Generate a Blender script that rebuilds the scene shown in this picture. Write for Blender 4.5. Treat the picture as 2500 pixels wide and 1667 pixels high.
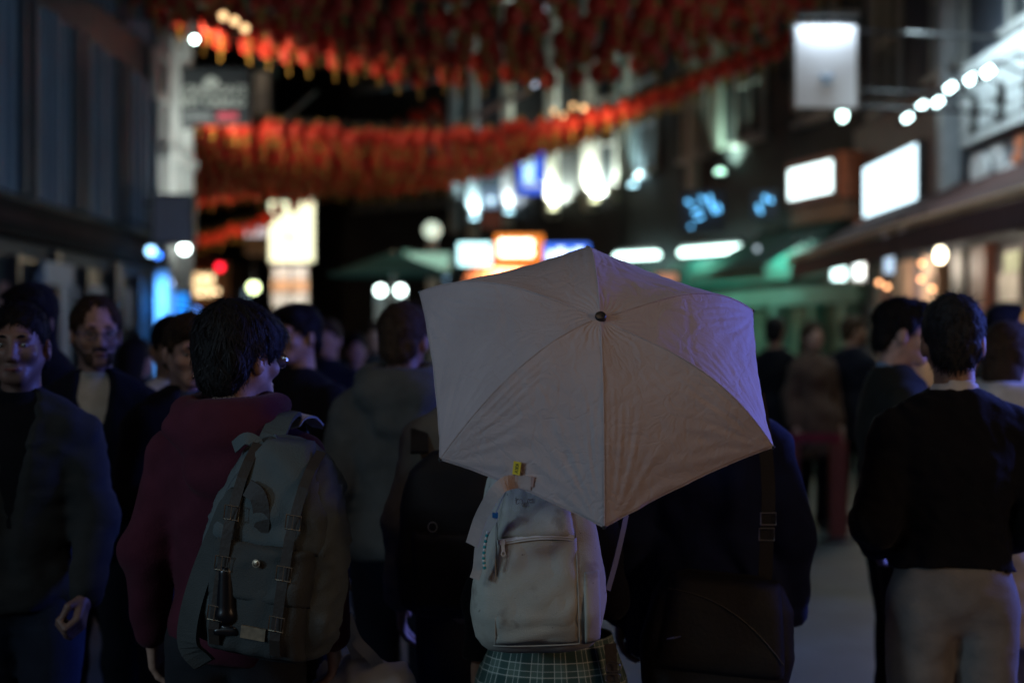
import bpy, bmesh, math, random
import numpy as np
from mathutils import Vector, Matrix, Euler
R = math.radians
random.seed(7)
RNG = np.random.default_rng(11)
for o in list(bpy.data.objects):
    bpy.data.objects.remove(o)
scene = bpy.context.scene
col = scene.collection

# ------------------------------------------------------------------ camera
CAM_H, FPX = 1.62, 3472.0                      # eye height, 50 mm lens in pixels of the 2500 px frame
cam_data = bpy.data.cameras.new('camera')
cam_data.lens, cam_data.sensor_width = 50, 36
cam_data.clip_start, cam_data.clip_end = 0.05, 400
cam_data.dof.use_dof = True
cam_data.dof.focus_distance = 3.28
cam_data.dof.aperture_fstop = 1.52
cam_data.dof.aperture_blades = 0
cam = bpy.data.objects.new('camera', cam_data)
cam.location, cam.rotation_euler = (0, 0, CAM_H), (R(90), 0, 0)
col.objects.link(cam)
scene.camera = cam

# ------------------------------------------------------------------ night sky
world = bpy.data.worlds.new('World')
scene.world = world
world.use_nodes = True
wn, wl = world.node_tree.nodes, world.node_tree.links
bg = wn['Background']
sky = wn.new('ShaderNodeTexSky')
sky.sky_type = 'NISHITA'
sky.sun_disc = False
sky.sun_elevation, sky.sun_rotation = R(2), R(200)
wl.new(sky.outputs[0], bg.inputs[0])
bg.inputs[1].default_value = 0.006

# ------------------------------------------------------------------ lamps of the street, assumed sources and added fill lights
def lamp(name, kind, loc, energy, color, size=.2, aim=None, spot=60, blend=.6, size_y=None):
    d = bpy.data.lights.new(name, kind)
    d.energy, d.color = energy, color
    if kind == 'AREA':
        d.size = size
        if size_y:
            d.shape, d.size_y = 'RECTANGLE', size_y
    else:
        d.shadow_soft_size = size
    if kind == 'SPOT':
        d.spot_size, d.spot_blend = R(spot), blend
    o = bpy.data.objects.new(name, d)
    o.location = loc
    if aim is not None:
        o.rotation_euler = (Vector(aim) - Vector(loc)).to_track_quat('-Z', 'Y').to_euler()
    col.objects.link(o)
    return o
COOL, WARM, BLUE, NEUT = (.78, .88, 1), (1, .62, .34), (.22, .2, 1), (1, .93, .84)
lamp('assumed_street_light', 'AREA', (-4.0, -2.0, 4.4), 30, (.8, .9, 1), 1.0, (0, 4.2, 1.1))  # assumed cool lamp behind the camera, out of view, no post is built
lamp('umbrella_cool_fill', 'SPOT', (-4.1, .2, 2.3), 175, (.6, .77, 1), .35, (.1, 3.3, 1.35), 44, 1)  # added unseen cool spot, cone narrowed to light mainly the umbrella
lamp('assumed_warm_source', 'AREA', (4.4, .3, 2.5), 36, (1, .57, .33), 1.3, (.5, 3.3, 1.3), size_y=1.0)  # assumed warm source out of view at the right, no shop window stands there
lamp('overhead_warm_fill', 'AREA', (-.3, 2.0, 5.4), 9, (1, .62, .4), 1.6, (0, 3.6, 1.4), size_y=.4)  # added warm light from above for the upper canopy, no lantern hangs here
lamp('assumed_blue_source', 'AREA', (4.9, 5.7, 2.5), 250, (.15, .2, 1), 1.6, (.4, 4.0, 1.4), size_y=.7)  # assumed blue source right of the view, bare area light, no sign is built
lamp('lantern_floodlight', 'SPOT', (-4.35, 17.2, 4.85), 460, (1, .64, .36), .12, (-2.6, 18.0, 5.5), 96, .9)
lamp('middle_swag_fill', 'SPOT', (1.35, 20.1, 4.35), 110, (1, .62, .32), .12, (1.1, 21.2, 5.1), 100, .8)  # added spot that brightens the right part of the middle swag
lamp('assumed_swag_end_light', 'SPOT', (-4.5, 20.1, 4.3), 170, (1, .62, .36), .12, (-3.2, 21.4, 4.9), 110, .8)  # assumed lamp at the left end of the middle swag, without a fitting
lamp('assumed_swag_top_light', 'AREA', (-1.9, 20.3, 6.3), 34, (1, .74, .55), 4.5, (-1.9, 20.9, 4.7), size_y=.15)  # assumed light above the middle swag for its lit tops, no fitting built
lamp('far_row_fill', 'POINT', (-5.6, 28.1, 3.6), 60, (1, .52, .24), .2)  # added lamp that brightens the far orange lantern row
lamp('assumed_facade_light', 'SPOT', (1.2, 8.6, 3.2), 165, (.5, .74, 1), .3, (-4.6, 15.9, 3.3), 62, .9)  # assumed cool spot for the blue grey left panels, no lamp is built
lamp('stone_building_fill', 'SPOT', (-3.0, 18.2, 3.0), 230, (.98, .97, .92), .2, (-4.6, 19.0, 3.9), 84, .9)  # added spot, no fitting, brightens the pale stone building
lamp('hanging_sign_fill', 'SPOT', (-4.1, 18.6, 4.1), 60, (1, .98, .9), .1, (-4.1, 19.6, 5.0), 90, .8)  # added spot without a fitting, brightens the pale lettering
lamp('crowd_fill', 'POINT', (1.7, 11.2, 3.4), 34, (.7, .88, 1), .25)  # added back light for the crowd, no lamp hangs here
lamp('ground_fill', 'SPOT', (1.6, 7.6, 4.6), 60, (.55, .77, 1), .25, (1.75, 8.6, 0), 46, .9)  # added spot out of view that lights the paving at the right

scene.view_settings.view_transform = 'Standard'
scene.view_settings.look = 'None'
scene.view_settings.exposure, scene.view_settings.gamma = 0, 1
scene.view_settings.use_curve_mapping = False
scene.view_settings.use_white_balance = True        # the camera's own cool balance
scene.view_settings.white_balance_temperature, scene.view_settings.white_balance_tint = 5900, -4
scene.cycles.use_denoising = True
try:
    scene.cycles.denoiser = 'OPENIMAGEDENOISE'
except Exception:
    pass
scene.cycles.use_light_tree = True
scene.cycles.max_bounces = 5
scene.cycles.diffuse_bounces = 2
scene.cycles.glossy_bounces = 2
scene.cycles.transmission_bounces = 3
scene.cycles.caustics_reflective = scene.cycles.caustics_refractive = False

# ------------------------------------------------------------------ helpers
def P(px, py, Y):
    """the point at depth Y behind pixel (px, py) of the 2500 px photograph"""
    return Vector(((px - 1250) / FPX * Y, Y, CAM_H - (py - 833.5) / FPX * Y))

def link(name, me, parent=None, mat=None, smooth=False):
    o = bpy.data.objects.new(name, me)
    col.objects.link(o)
    if parent is not None:
        o.parent = parent
        o.location = -parent.location if parent.rotation_euler.z == 0 else (0, 0, 0)
    if mat is not None and not me.materials:
        me.materials.append(mat)
    if smooth:
        me.polygons.foreach_set('use_smooth', [True] * len(me.polygons))
    return o

def tag(o, label, cat, group=None):
    o['label'], o['category'] = label, cat
    if group:
        o['group'] = group
    return o

def thing(name, label, cat, loc=(0, 0, 0), rz=0, group=None):
    o = bpy.data.objects.new(name, None)
    o.empty_display_size = .1
    o.location, o.rotation_euler = loc, (0, 0, rz)
    col.objects.link(o)
    return tag(o, label, cat, group)

def structure(o):
    o['kind'] = 'structure'
    return o

class MB:
    """collects simple solids into one mesh; xf is applied to everything added while it is set"""
    def __init__(s, xf=None):
        s.v, s.f, s.m, s.xf, s.mi = [], [], [], xf, 0
    def add(s, vs, fs):
        n = len(s.v)
        s.v += [(s.xf @ Vector(p)) if s.xf else Vector(p) for p in vs]
        s.f += [tuple(i + n for i in f) for f in fs]
        s.m += [s.mi] * len(fs)
        return s
    def box(s, a, b):
        x0, y0, z0 = a; x1, y1, z1 = b
        vs = [(x, y, z) for z in (z0, z1) for y in (y0, y1) for x in (x0, x1)]
        return s.add(vs, [(0, 2, 3, 1), (4, 5, 7, 6), (0, 1, 5, 4), (2, 6, 7, 3), (0, 4, 6, 2), (1, 3, 7, 5)])
    def hexa(s, q0, q1):
        """a solid between two quads"""
        return s.add(list(q0) + list(q1), [(3, 2, 1, 0), (4, 5, 6, 7)] + [(i, (i + 1) % 4, (i + 1) % 4 + 4, i + 4) for i in range(4)])
    def tube(s, pts, r, n=8, caps=True):
        pts = [Vector(p) for p in pts]
        rs = r if isinstance(r, (list, tuple)) else [r] * len(pts)
        rings, up = [], None
        for i, p in enumerate(pts):
            d = (pts[min(i + 1, len(pts) - 1)] - pts[max(i - 1, 0)]).normalized()
            if up is None:
                up = Vector((0, 0, 1)) if abs(d.z) < .9 else Vector((0, 1, 0))
            a = d.cross(up).normalized(); b = a.cross(d).normalized(); up = b
            rings.append([p + (a * math.cos(t) + b * math.sin(t)) * rs[i] for t in [2 * math.pi * k / n for k in range(n)]])
        vs = [q for rg in rings for q in rg]
        fs = [(i * n + k, i * n + (k + 1) % n, (i + 1) * n + (k + 1) % n, (i + 1) * n + k) for i in range(len(pts) - 1) for k in range(n)]
        if caps:
            fs += [tuple(reversed(range(n))), tuple(range((len(pts) - 1) * n, len(pts) * n))]
        return s.add(vs, fs)
    def lathe(s, c, prof, n=16, ax=None):
        c = Vector(c)
        M = Vector(ax).to_track_quat('Z', 'Y').to_matrix() if ax is not None else None
        vs = []
        for r, z in prof:
            for k in range(n):
                t = 2 * math.pi * k / n
                q = Vector((r * math.cos(t), r * math.sin(t), z))
                vs.append(c + (M @ q if M else q))
        fs = [(i * n + k, i * n + (k + 1) % n, (i + 1) * n + (k + 1) % n, (i + 1) * n + k) for i in range(len(prof) - 1) for k in range(n)]
        if prof[0][0] > 1e-6: fs.append(tuple(reversed(range(n))))
        if prof[-1][0] > 1e-6: fs.append(tuple(range((len(prof) - 1) * n, len(prof) * n)))
        return s.add(vs, fs)
    def ball(s, c, r, n=12, sq=1.0):
        k = n // 2 + 1
        return s.lathe(c, [(max(r * math.sin(math.pi * i / k), 1e-7), -r * sq * math.cos(math.pi * i / k)) for i in range(k + 1)], n)
    def ribbon(s, pts, w, th, nrm):
        """a strap: pts along it, w wide, th thick, nrm = outward normal(s)"""
        pts = [Vector(p) for p in pts]
        nr = [Vector(n).normalized() for n in nrm] if isinstance(nrm, list) else [Vector(nrm).normalized()] * len(pts)
        ws = w if isinstance(w, list) else [w] * len(pts)
        vs = []
        for i, p in enumerate(pts):
            d = (pts[min(i + 1, len(pts) - 1)] - pts[max(i - 1, 0)]).normalized()
            a = d.cross(nr[i]).normalized() * ws[i] / 2
            b = nr[i] * th / 2
            vs += [p - a - b, p + a - b, p + a + b, p - a + b]
        n = len(pts)
        fs = [(i * 4 + k, i * 4 + (k + 1) % 4, i * 4 + 4 + (k + 1) % 4, i * 4 + 4 + k) for i in range(n - 1) for k in range(4)]
        fs += [(3, 2, 1, 0), ((n - 1) * 4, (n - 1) * 4 + 1, (n - 1) * 4 + 2, (n - 1) * 4 + 3)]
        return s.add(vs, fs)
    def mesh(s, name, mats):
        me = bpy.data.meshes.new(name)
        me.from_pydata([tuple(v) for v in s.v], [], s.f)
        for m in (mats if isinstance(mats, (list, tuple)) else [mats]):
            me.materials.append(m)
        if len(me.materials) > 1:
            me.polygons.foreach_set('material_index', s.m)
        me.update()
        bm = bmesh.new(); bm.from_mesh(me)
        bmesh.ops.recalc_face_normals(bm, faces=bm.faces)
        bm.to_mesh(me); bm.free()
        return me
    def build(s, name, mats, parent=None, smooth=False):
        return link(name, s.mesh(name, mats), parent, None, smooth)

def curve_pts(pts, n=24):
    """Catmull-Rom through pts"""
    p = [Vector(q) for q in pts]
    p = [2 * p[0] - p[1]] + p + [2 * p[-1] - p[-2]]
    out = []
    seg = len(p) - 3
    for i in range(n + 1):
        u = i / n * seg
        k = min(int(u), seg - 1); t = u - k
        a, b, c, d = p[k:k + 4]
        out.append(.5 * ((2 * b) + (c - a) * t + (2 * a - 5 * b + 4 * c - d) * t * t + (3 * b - a - 3 * c + d) * t ** 3))
    return out

# ------------------------------------------------------------------ materials
MATS = {}
def mat(name, color, rough=.7, var=.12, scale=6, bump=0, bscale=60, metal=0, sheen=0, spec=.5, trans=0, detail=6):
    if name in MATS: return MATS[name]
    m = bpy.data.materials.new(name); m.use_nodes = True
    n, l = m.node_tree.nodes, m.node_tree.links
    b = n['Principled BSDF']
    b.inputs['Roughness'].default_value = rough
    b.inputs['Metallic'].default_value = metal
    b.inputs['Specular IOR Level'].default_value = spec
    if sheen:
        b.inputs['Sheen Weight'].default_value = sheen
    tc = n.new('ShaderNodeTexCoord')
    if var:
        ns = n.new('ShaderNodeTexNoise'); ns.inputs['Scale'].default_value = scale; ns.inputs['Detail'].default_value = detail
        l.new(tc.outputs['Object'], ns.inputs['Vector'])
        cr = n.new('ShaderNodeValToRGB')
        cr.color_ramp.elements[0].position, cr.color_ramp.elements[1].position = .3, .7
        cr.color_ramp.elements[0].color = tuple(c * (1 - var) for c in color) + (1,)
        cr.color_ramp.elements[1].color = tuple(min(1, c * (1 + var)) for c in color) + (1,)
        l.new(ns.outputs['Fac'], cr.inputs[0]); l.new(cr.outputs[0], b.inputs['Base Color'])
    else:
        b.inputs['Base Color'].default_value = tuple(color) + (1,)
    if bump:
        nb = n.new('ShaderNodeTexNoise'); nb.inputs['Scale'].default_value = bscale; nb.inputs['Detail'].default_value = 4
        l.new(tc.outputs['Object'], nb.inputs['Vector'])
        bp = n.new('ShaderNodeBump'); bp.inputs['Strength'].default_value = bump; bp.inputs['Distance'].default_value = .01
        l.new(nb.outputs['Fac'], bp.inputs['Height']); l.new(bp.outputs[0], b.inputs['Normal'])
    if trans:
        out = n['Material Output']
        tr = n.new('ShaderNodeBsdfTranslucent'); tr.inputs[0].default_value = tuple(color) + (1,)
        mx = n.new('ShaderNodeMixShader'); mx.inputs[0].default_value = trans
        l.new(b.outputs[0], mx.inputs[1]); l.new(tr.outputs[0], mx.inputs[2]); l.new(mx.outputs[0], out.inputs[0])
    MATS[name] = m
    return m

def glow(name, color, strength, base=.6):
    if name in MATS: return MATS[name]
    m = bpy.data.materials.new(name); m.use_nodes = True
    b = m.node_tree.nodes['Principled BSDF']
    b.inputs['Base Color'].default_value = tuple(c * base for c in color) + (1,)
    b.inputs['Roughness'].default_value = .4
    b.inputs['Emission Color'].default_value = tuple(color) + (1,)
    b.inputs['Emission Strength'].default_value = strength
    MATS[name] = m
    return m

def glass(name='window_glass', tint=(.03, .035, .04)):
    return mat(name, tint, .3, 0, spec=.14)

def text_mesh(s, size, depth=.003):
    cu = bpy.data.curves.new('text', 'FONT')
    cu.body, cu.size, cu.extrude = s, size, depth / 2
    cu.align_x, cu.align_y = 'CENTER', 'CENTER'
    cu.resolution_u = 3
    o = bpy.data.objects.new('text', cu); col.objects.link(o)
    dg = bpy.context.evaluated_depsgraph_get()
    me = bpy.data.meshes.new_from_object(o.evaluated_get(dg))
    bpy.data.objects.remove(o); bpy.data.curves.remove(cu)
    return me

# ------------------------------------------------------------------ organic solids: signed distances -> surface nets
def rot_to(a, b):
    return np.array((Vector(b) - Vector(a)).to_track_quat('Z', 'Y').to_matrix())

class Sdf:
    """ops: ('c', a, b, ra, rb) round cone; ('e', c, radii, Rot) ellipsoid; each with blend k and sign (+1 add, -1 carve)"""
    def __init__(s, k=.03):
        s.ops, s.k = [], k
    def cone(s, a, b, ra, rb, k=None, sub=False):
        s.ops.append(('c', np.array(a, float), np.array(b, float), ra, rb, k or s.k, sub)); return s
    def ell(s, c, r, rot=None, k=None, sub=False):
        s.ops.append(('e', np.array(c, float), np.array(r, float), rot, k or s.k, sub)); return s
    def torus(s, c, Rr, r, rot=None, k=None, sub=False, sc=(1, 1)):
        s.ops.append(('t', np.array(c, float), (Rr, r, sc), rot, k or s.k, sub)); return s
    def copy(s):
        q = Sdf(s.k); q.ops = list(s.ops); return q
    def bounds(s):
        lo, hi = np.full(3, 9.), np.full(3, -9.)
        for o in s.ops:
            if o[-1]: continue
            if o[0] == 'c':
                lo = np.minimum(lo, np.minimum(o[1] - o[3], o[2] - o[4])); hi = np.maximum(hi, np.maximum(o[1] + o[3], o[2] + o[4]))
            elif o[0] == 'e':
                r = o[2] if o[3] is None else np.full(3, o[2].max()); lo = np.minimum(lo, o[1] - r); hi = np.maximum(hi, o[1] + r)
            else:
                r = o[2][0] * max(o[2][2]) + o[2][1]; lo = np.minimum(lo, o[1] - r); hi = np.maximum(hi, o[1] + r)
        return lo, hi
    def field(s, xs, ys, zs):
        F = np.full((len(xs), len(ys), len(zs)), .3, np.float32)
        ax = (xs, ys, zs)
        for o in s.ops:
            k, sub = o[-2], o[-1]
            if o[0] == 'c':
                lo, hi = np.minimum(o[1] - o[3], o[2] - o[4]), np.maximum(o[1] + o[3], o[2] + o[4])
            elif o[0] == 'e':
                r = o[2] if o[3] is None else np.full(3, o[2].max()); lo, hi = o[1] - r, o[1] + r
            else:
                r = o[2][0] * max(o[2][2]) + o[2][1]; lo, hi = o[1] - r, o[1] + r
            mg = k * 1.5 + .045
            sl = [slice(*np.searchsorted(ax[i], (lo[i] - mg, hi[i] + mg))) for i in range(3)]
            if any(q.stop - q.start < 1 for q in sl): continue
            X = np.stack(np.meshgrid(xs[sl[0]], ys[sl[1]], zs[sl[2]], indexing='ij'), -1)
            if o[0] == 'c':
                ba = o[2] - o[1]; L = ba @ ba
                pa = X - o[1]
                h = np.clip((pa @ ba) / max(L, 1e-9), 0, 1)
                d = np.linalg.norm(pa - h[..., None] * ba, axis=-1) - (o[3] + (o[4] - o[3]) * h)
            elif o[0] == 'e':
                p = X - o[1]
                if o[3] is not None: p = p @ o[3]
                k0 = np.linalg.norm(p / o[2], axis=-1); k1 = np.linalg.norm(p / (o[2] ** 2), axis=-1)
                d = k0 * (k0 - 1) / np.maximum(k1, 1e-6)
            else:
                p = X - o[1]
                if o[3] is not None: p = p @ o[3]
                q = np.sqrt((p[..., 0] / o[2][2][0]) ** 2 + (p[..., 1] / o[2][2][1]) ** 2) - o[2][0]
                d = np.sqrt(q * q + p[..., 2] ** 2) - o[2][1]
            d = d.astype(np.float32)
            A = F[sl[0], sl[1], sl[2]]
            if sub:
                h = np.clip(.5 - .5 * (A + d) / k, 0, 1)
                F[sl[0], sl[1], sl[2]] = A + (-d - A) * h + k * h * (1 - h)
            else:
                h = np.clip(.5 + .5 * (A - d) / k, 0, 1)
                F[sl[0], sl[1], sl[2]] = A + (d - A) * h - k * h * (1 - h)
        return F

_NW = [(RNG.normal(size=3), RNG.uniform(0, 6.28)) for _ in range(14)]
def wrinkle(X, freq, stretch=(1, 1, 1), seed=0):
    """smooth folded noise in -1..1"""
    p = X * (np.array(stretch) * freq)
    r = np.random.default_rng(seed)
    w = np.zeros(X.shape[:-1])
    q = p.copy()
    for i in range(3):
        d = r.normal(size=3); ph = r.uniform(0, 6.28)
        q = q + .55 * np.sin(p @ d + ph)[..., None] * r.normal(size=3)
    for i in range(6):
        d = r.normal(size=3) * (1 + .35 * i); ph = r.uniform(0, 6.28)
        w += np.sin(q @ d + ph) / (1 + .4 * i)
    return w / 2.6

def nets(F, xs, ys, zs):
    nx, ny, nz = F.shape
    S = F < 0
    C = [S[i:nx - 1 + i, j:ny - 1 + j, k:nz - 1 + k] for i in (0, 1) for j in (0, 1) for k in (0, 1)]
    n_in = sum(c.astype(np.int8) for c in C)
    act = (n_in > 0) & (n_in < 8)
    I = np.argwhere(act)
    if not len(I): return np.zeros((0, 3)), []
    idx = np.full(act.shape, -1, np.int64); idx[act] = np.arange(len(I))
    off = [(i, j, k) for i in (0, 1) for j in (0, 1) for k in (0, 1)]
    vals = np.stack([F[I[:, 0] + a, I[:, 1] + b, I[:, 2] + c] for a, b, c in off], 1)
    pos = np.stack([np.stack([xs[I[:, 0] + a], ys[I[:, 1] + b], zs[I[:, 2] + c]], 1) for a, b, c in off], 1)
    acc = np.zeros((len(I), 3)); cnt = np.zeros(len(I))
    for a in range(8):
        for b in range(a + 1, 8):
            if sum(abs(x - y) for x, y in zip(off[a], off[b])) != 1: continue
            m = (vals[:, a] < 0) != (vals[:, b] < 0)
            t = vals[m, a] / (vals[m, a] - vals[m, b])
            acc[m] += pos[m, a] + t[:, None] * (pos[m, b] - pos[m, a]); cnt[m] += 1
    V = acc / cnt[:, None]
    faces = []
    for axis in range(3):
        u, v = [(1, 2), (2, 0), (0, 1)][axis]
        sh = [slice(None)] * 3; sh[axis] = slice(0, -1)
        s2 = [slice(None)] * 3; s2[axis] = slice(1, None)
        ch = S[tuple(sh)] != S[tuple(s2)]
        E = np.argwhere(ch)
        ok = (E[:, u] > 0) & (E[:, v] > 0) & (E[:, u] < F.shape[u] - 1) & (E[:, v] < F.shape[v] - 1)
        E = E[ok]
        if not len(E): continue
        du = np.zeros(3, int); du[u] = 1; dv = np.zeros(3, int); dv[v] = 1
        q = [idx[tuple((E - a * du - b * dv).T)] for a, b in ((1, 1), (0, 1), (0, 0), (1, 0))]
        Q = np.stack(q, 1)
        ins = S[tuple(E.T)]
        Q[~ins] = Q[~ins][:, ::-1]
        faces.append(Q)
    return V, np.concatenate(faces)

def axis_pts(lo, hi, fine, coarse, f0=None, f1=None):
    """grid line positions: fine spacing inside f0..f1, coarse outside"""
    if f0 is None or f1 <= lo or f0 >= hi:
        return np.arange(lo, hi + coarse, coarse)
    f0, f1 = max(lo, f0), min(hi, f1)
    a = np.arange(f0, lo - coarse, -coarse)[::-1]
    b = np.arange(f0 + fine, f1, fine)
    c = np.arange(f1, hi + coarse, coarse)
    return np.unique(np.round(np.concatenate([a, b, c]), 5))

def sdf_mesh(name, sdf, grid, m, clip=None, wr=None, extra=None):
    lo, hi = sdf.bounds()
    lo, hi = lo - .035, hi + .035
    if clip is not None:
        pass
    g = grid if isinstance(grid, (list, tuple)) else [(grid, grid)] * 3
    ax = []
    for i in range(3):
        e = g[i]
        ax.append(axis_pts(lo[i], hi[i], *e) if len(e) > 2 else np.arange(lo[i], hi[i] + e[1], e[1]))
    F = sdf.field(*ax)
    X = None
    if clip is not None or wr is not None:
        X = np.stack(np.meshgrid(*ax, indexing='ij'), -1)
    if wr is not None:
        for amp, freq, st, seed in wr:
            near = np.abs(F) < .05
            F[near] += (amp * wrinkle(X[near], freq, st, seed)).astype(np.float32)
    if clip is not None:
        F = np.maximum(F, clip(X).astype(np.float32))
    V, Fc = nets(F, *ax)
    if extra:
        for ev, ef in extra:
            Fc = np.concatenate([Fc, ef + len(V)]); V = np.concatenate([V, ev])
    me = bpy.data.meshes.new(name)
    me.from_pydata(V.tolist(), [], Fc.tolist())
    me.materials.append(m)
    me.polygons.foreach_set('use_smooth', [True] * len(me.polygons))
    me.update()
    return me
# ================================================================== ground and buildings
ASPHALT = mat('street_paving', (.035, .041, .046), .6, .45, 2.3, bump=.5, bscale=24)
g = MB().box((-60, -20, -.3), (60, 130, 0)).build('street', ASPHALT)
structure(g)

class Fac:
    """a vertical plane from a to b (seen left to right); u runs along it, positive off comes out towards the street"""
    def __init__(s, a, b):
        s.a, s.b = Vector((a[0], a[1], 0)), Vector((b[0], b[1], 0))
        s.d = (s.b - s.a).normalized(); s.L = (s.b - s.a).length
        s.n = Vector((s.d.y, -s.d.x, 0))
        if s.n.dot(Vector((0, 5, 0)) - s.a) < 0: s.n = -s.n
    def pt(s, u, off, z):
        q = s.a + s.d * u + s.n * off
        return Vector((q.x, q.y, z))
    def hit(s, px, py, off=0):
        d = Vector(((px - 1250) / FPX, 1, -(py - 833.5) / FPX)); o = Vector((0, 0, CAM_H))
        a = s.a + s.n * off
        t = (a - o).dot(s.n) / d.dot(s.n)
        p = o + d * t
        return (p - a).dot(s.d), p.z
    def box(s, mb, u0, u1, o0, o1, z0, z1):
        q = lambda u: [s.pt(u, o0, z0), s.pt(u, o1, z0), s.pt(u, o1, z1), s.pt(u, o0, z1)]
        return mb.hexa(q(u0), q(u1))
    def rect(s, x0, y0, x1, y1, off):
        """u, z extents of a pixel rectangle lying on the plane at off"""
        ua, za = s.hit(x0, (y0 + y1) / 2, off); ub, zb = s.hit(x1, (y0 + y1) / 2, off)
        um = (x0 + x1) / 2
        _, zt = s.hit(um, y0, off); _, zb = s.hit(um, y1, off)
        return min(ua, ub), max(ua, ub), zb, zt

def building(name, label, f, H, depth, wall, win=(), group=None, cat='building', wallbase=0, trim=None, pil=()):
    t = thing(name, label, cat, f.pt(f.L / 2, 0, 0), 0, group)
    mb = MB(); f.box(mb, 0, f.L, -depth, 0, wallbase, H); mb.build('wall', wall, t)
    fr = trim or mat('window_frame_paint', (.3, .3, .3), .5)
    for (u, w, z, h) in win:
        mb = MB()
        for a, b, c, d in ((u - w / 2 - .07, u - w / 2, z - .07, z + h + .07), (u + w / 2, u + w / 2 + .07, z - .07, z + h + .07),
                           (u - w / 2, u + w / 2, z + h, z + h + .07), (u - w / 2, u + w / 2, z - .07, z), (u - .025, u + .025, z, z + h), (u - w / 2, u - .025, z + h * .5 - .025, z + h * .5 + .025), (u + .025, u + w / 2, z + h * .5 - .025, z + h * .5 + .025)):
            f.box(mb, a, b, .003, .09, c, d)
        fo = mb.build('window', fr, t)
        mb = MB(); f.box(mb, u - w / 2 + .003, u + w / 2 - .003, .004, .03, z + .003, z + h - .003)
        pn = link('pane', mb.mesh('pane', glass()), fo); pn.location = (0, 0, 0)
        mb = MB(); f.box(mb, u - w / 2 - .14, u + w / 2 + .14, .004, .17, z - .16, z - .075)
        sl = link('sill', mb.mesh('sill', fr), fo); sl.location = (0, 0, 0)
    for (u, w, z0, z1, m_) in pil:
        mb = MB(); f.box(mb, u - w / 2, u + w / 2, .002, .16, z0, z1); f.box(mb, u - w / 2 - .05, u + w / 2 + .05, .002, .22, z1, z1 + .15)
        mb.build('pilaster', m_, t)
    return t

def sub(name, mb, m, parent):
    """a sub-part under a part that was built in world coordinates"""
    o = link(name, mb.mesh(name, m), parent); o.location = (0, 0, 0)
    return o

# ------------------------------------------------------------------ left building (dark panels), grey building
FL = Fac((-4.6, -4), (-4.6, 18.3))
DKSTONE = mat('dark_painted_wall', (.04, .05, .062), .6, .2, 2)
PANEL = mat('blue_grey_panel', (.17, .23, .31), .5, .12, 1.5)
lb = thing('shop_building', 'dark left building with tall blue grey panels above a black shopfront', 'building', (-4.6, 8, 0))
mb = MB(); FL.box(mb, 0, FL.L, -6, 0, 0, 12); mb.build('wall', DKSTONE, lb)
for i in range(14):
    u0 = 4 + 1.5 + i * 1.62 - 6
    if u0 < 2 or u0 + 1.5 > FL.L: continue
    for z0, z1 in ((2.98, 4.86), (5.35, 7.4), (8, 10)):
        mb = MB(); FL.box(mb, u0 + .14, u0 + 1.36, .004, .05, z0, z1)
        mb.build('panel', PANEL, lb)
        mb = MB(); FL.box(mb, u0 + 1.362, u0 + 1.46, .004, .13, z0, z1); mb.build('mullion', mat('dark_mullion', (.06, .075, .095), .5, .1), lb)
        mb = MB(); FL.box(mb, u0 + .04, u0 + .138, .004, .13, z0, z1)
        mb.build('mullion', mat('dark_mullion', (.06, .075, .095), .5, .1), lb)
        for k in range(5):
            mb = MB(); FL.box(mb, u0 + .3 + k * .2, u0 + .33 + k * .2 + .02 * (k % 2), .052, .075 + .02 * (k % 3), z0, z1); mb.build('rib', PANEL, lb)
mb = MB(); FL.box(mb, .1, FL.L, .004, .14, 2.56, 2.9)
mb.build('fascia', mat('dark_fascia', (.009, .009, .011), .8, .2, spec=.15), lb)
mb = MB(); FL.box(mb, .1, FL.L, .145, .16, 2.68, 2.78)
mb.build('fascia_strip', mat('dull_rose_strip', (.028, .018, .02), .8, .6, 1.3, spec=.15), lb)
for i in range(10):
    u0 = 1.2 + i * 2.1
    mb = MB(); FL.box(mb, u0, u0 + 1.85, .004, .05, .35, 2.4); w = mb.build('shop_window', glass(), lb)
    mb = MB()
    for a, b, c, d in ((u0 - .1, u0 - .005, .0, 2.5), (u0 + .9, u0 + .95, .35, 2.4)): FL.box(mb, a, b, .052, .16, c, d)
    mb.build('window_frame', mat('shop_black_paint', (.03, .03, .034), .35), lb)
POSTER = mat('pale_poster', (.4, .42, .46), .6, .25, 5)
for px0, py0, px1, py1 in ((179, 702, 203, 740), (222, 698, 257, 724), (268, 712, 290, 740), (306, 705, 338, 800), (0, 690, 32, 790)):
    u0, u1, z0, z1 = FL.rect(px0, py0, px1, py1, .06)
    mb = MB(); FL.box(mb, u0, u1, .056, .066, z0, z1)
    mb.build('poster', POSTER if px0 > 10 else mat('rose_poster', (.3, .17, .16), .6), lb)
u0, u1, z0, z1 = FL.rect(92, 668, 164, 900, .12)
mb = MB(); FL.box(mb, u0, u0 + .25, .1, .15, 0, z1); FL.box(mb, u1 - .25, u1, .1, .15, 0, z1); FL.box(mb, u0, u1, .152, .19, z1 - .12, z1 + .1)
mb.build('door_frame', mat('pale_blue_paint', (.3, .36, .46), .5), lb)
# the blue lit post at its end
mb = MB(); u0, u1, z0, z1 = FL.rect(350, 620, 393, 880, .1)
FL.box(mb, FL.L - .62, FL.L - .22, .164, .32, 0, 2.52); mb.build('corner_post', mat('pale_stone', (.45, .46, .48), .6), lb)

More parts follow.
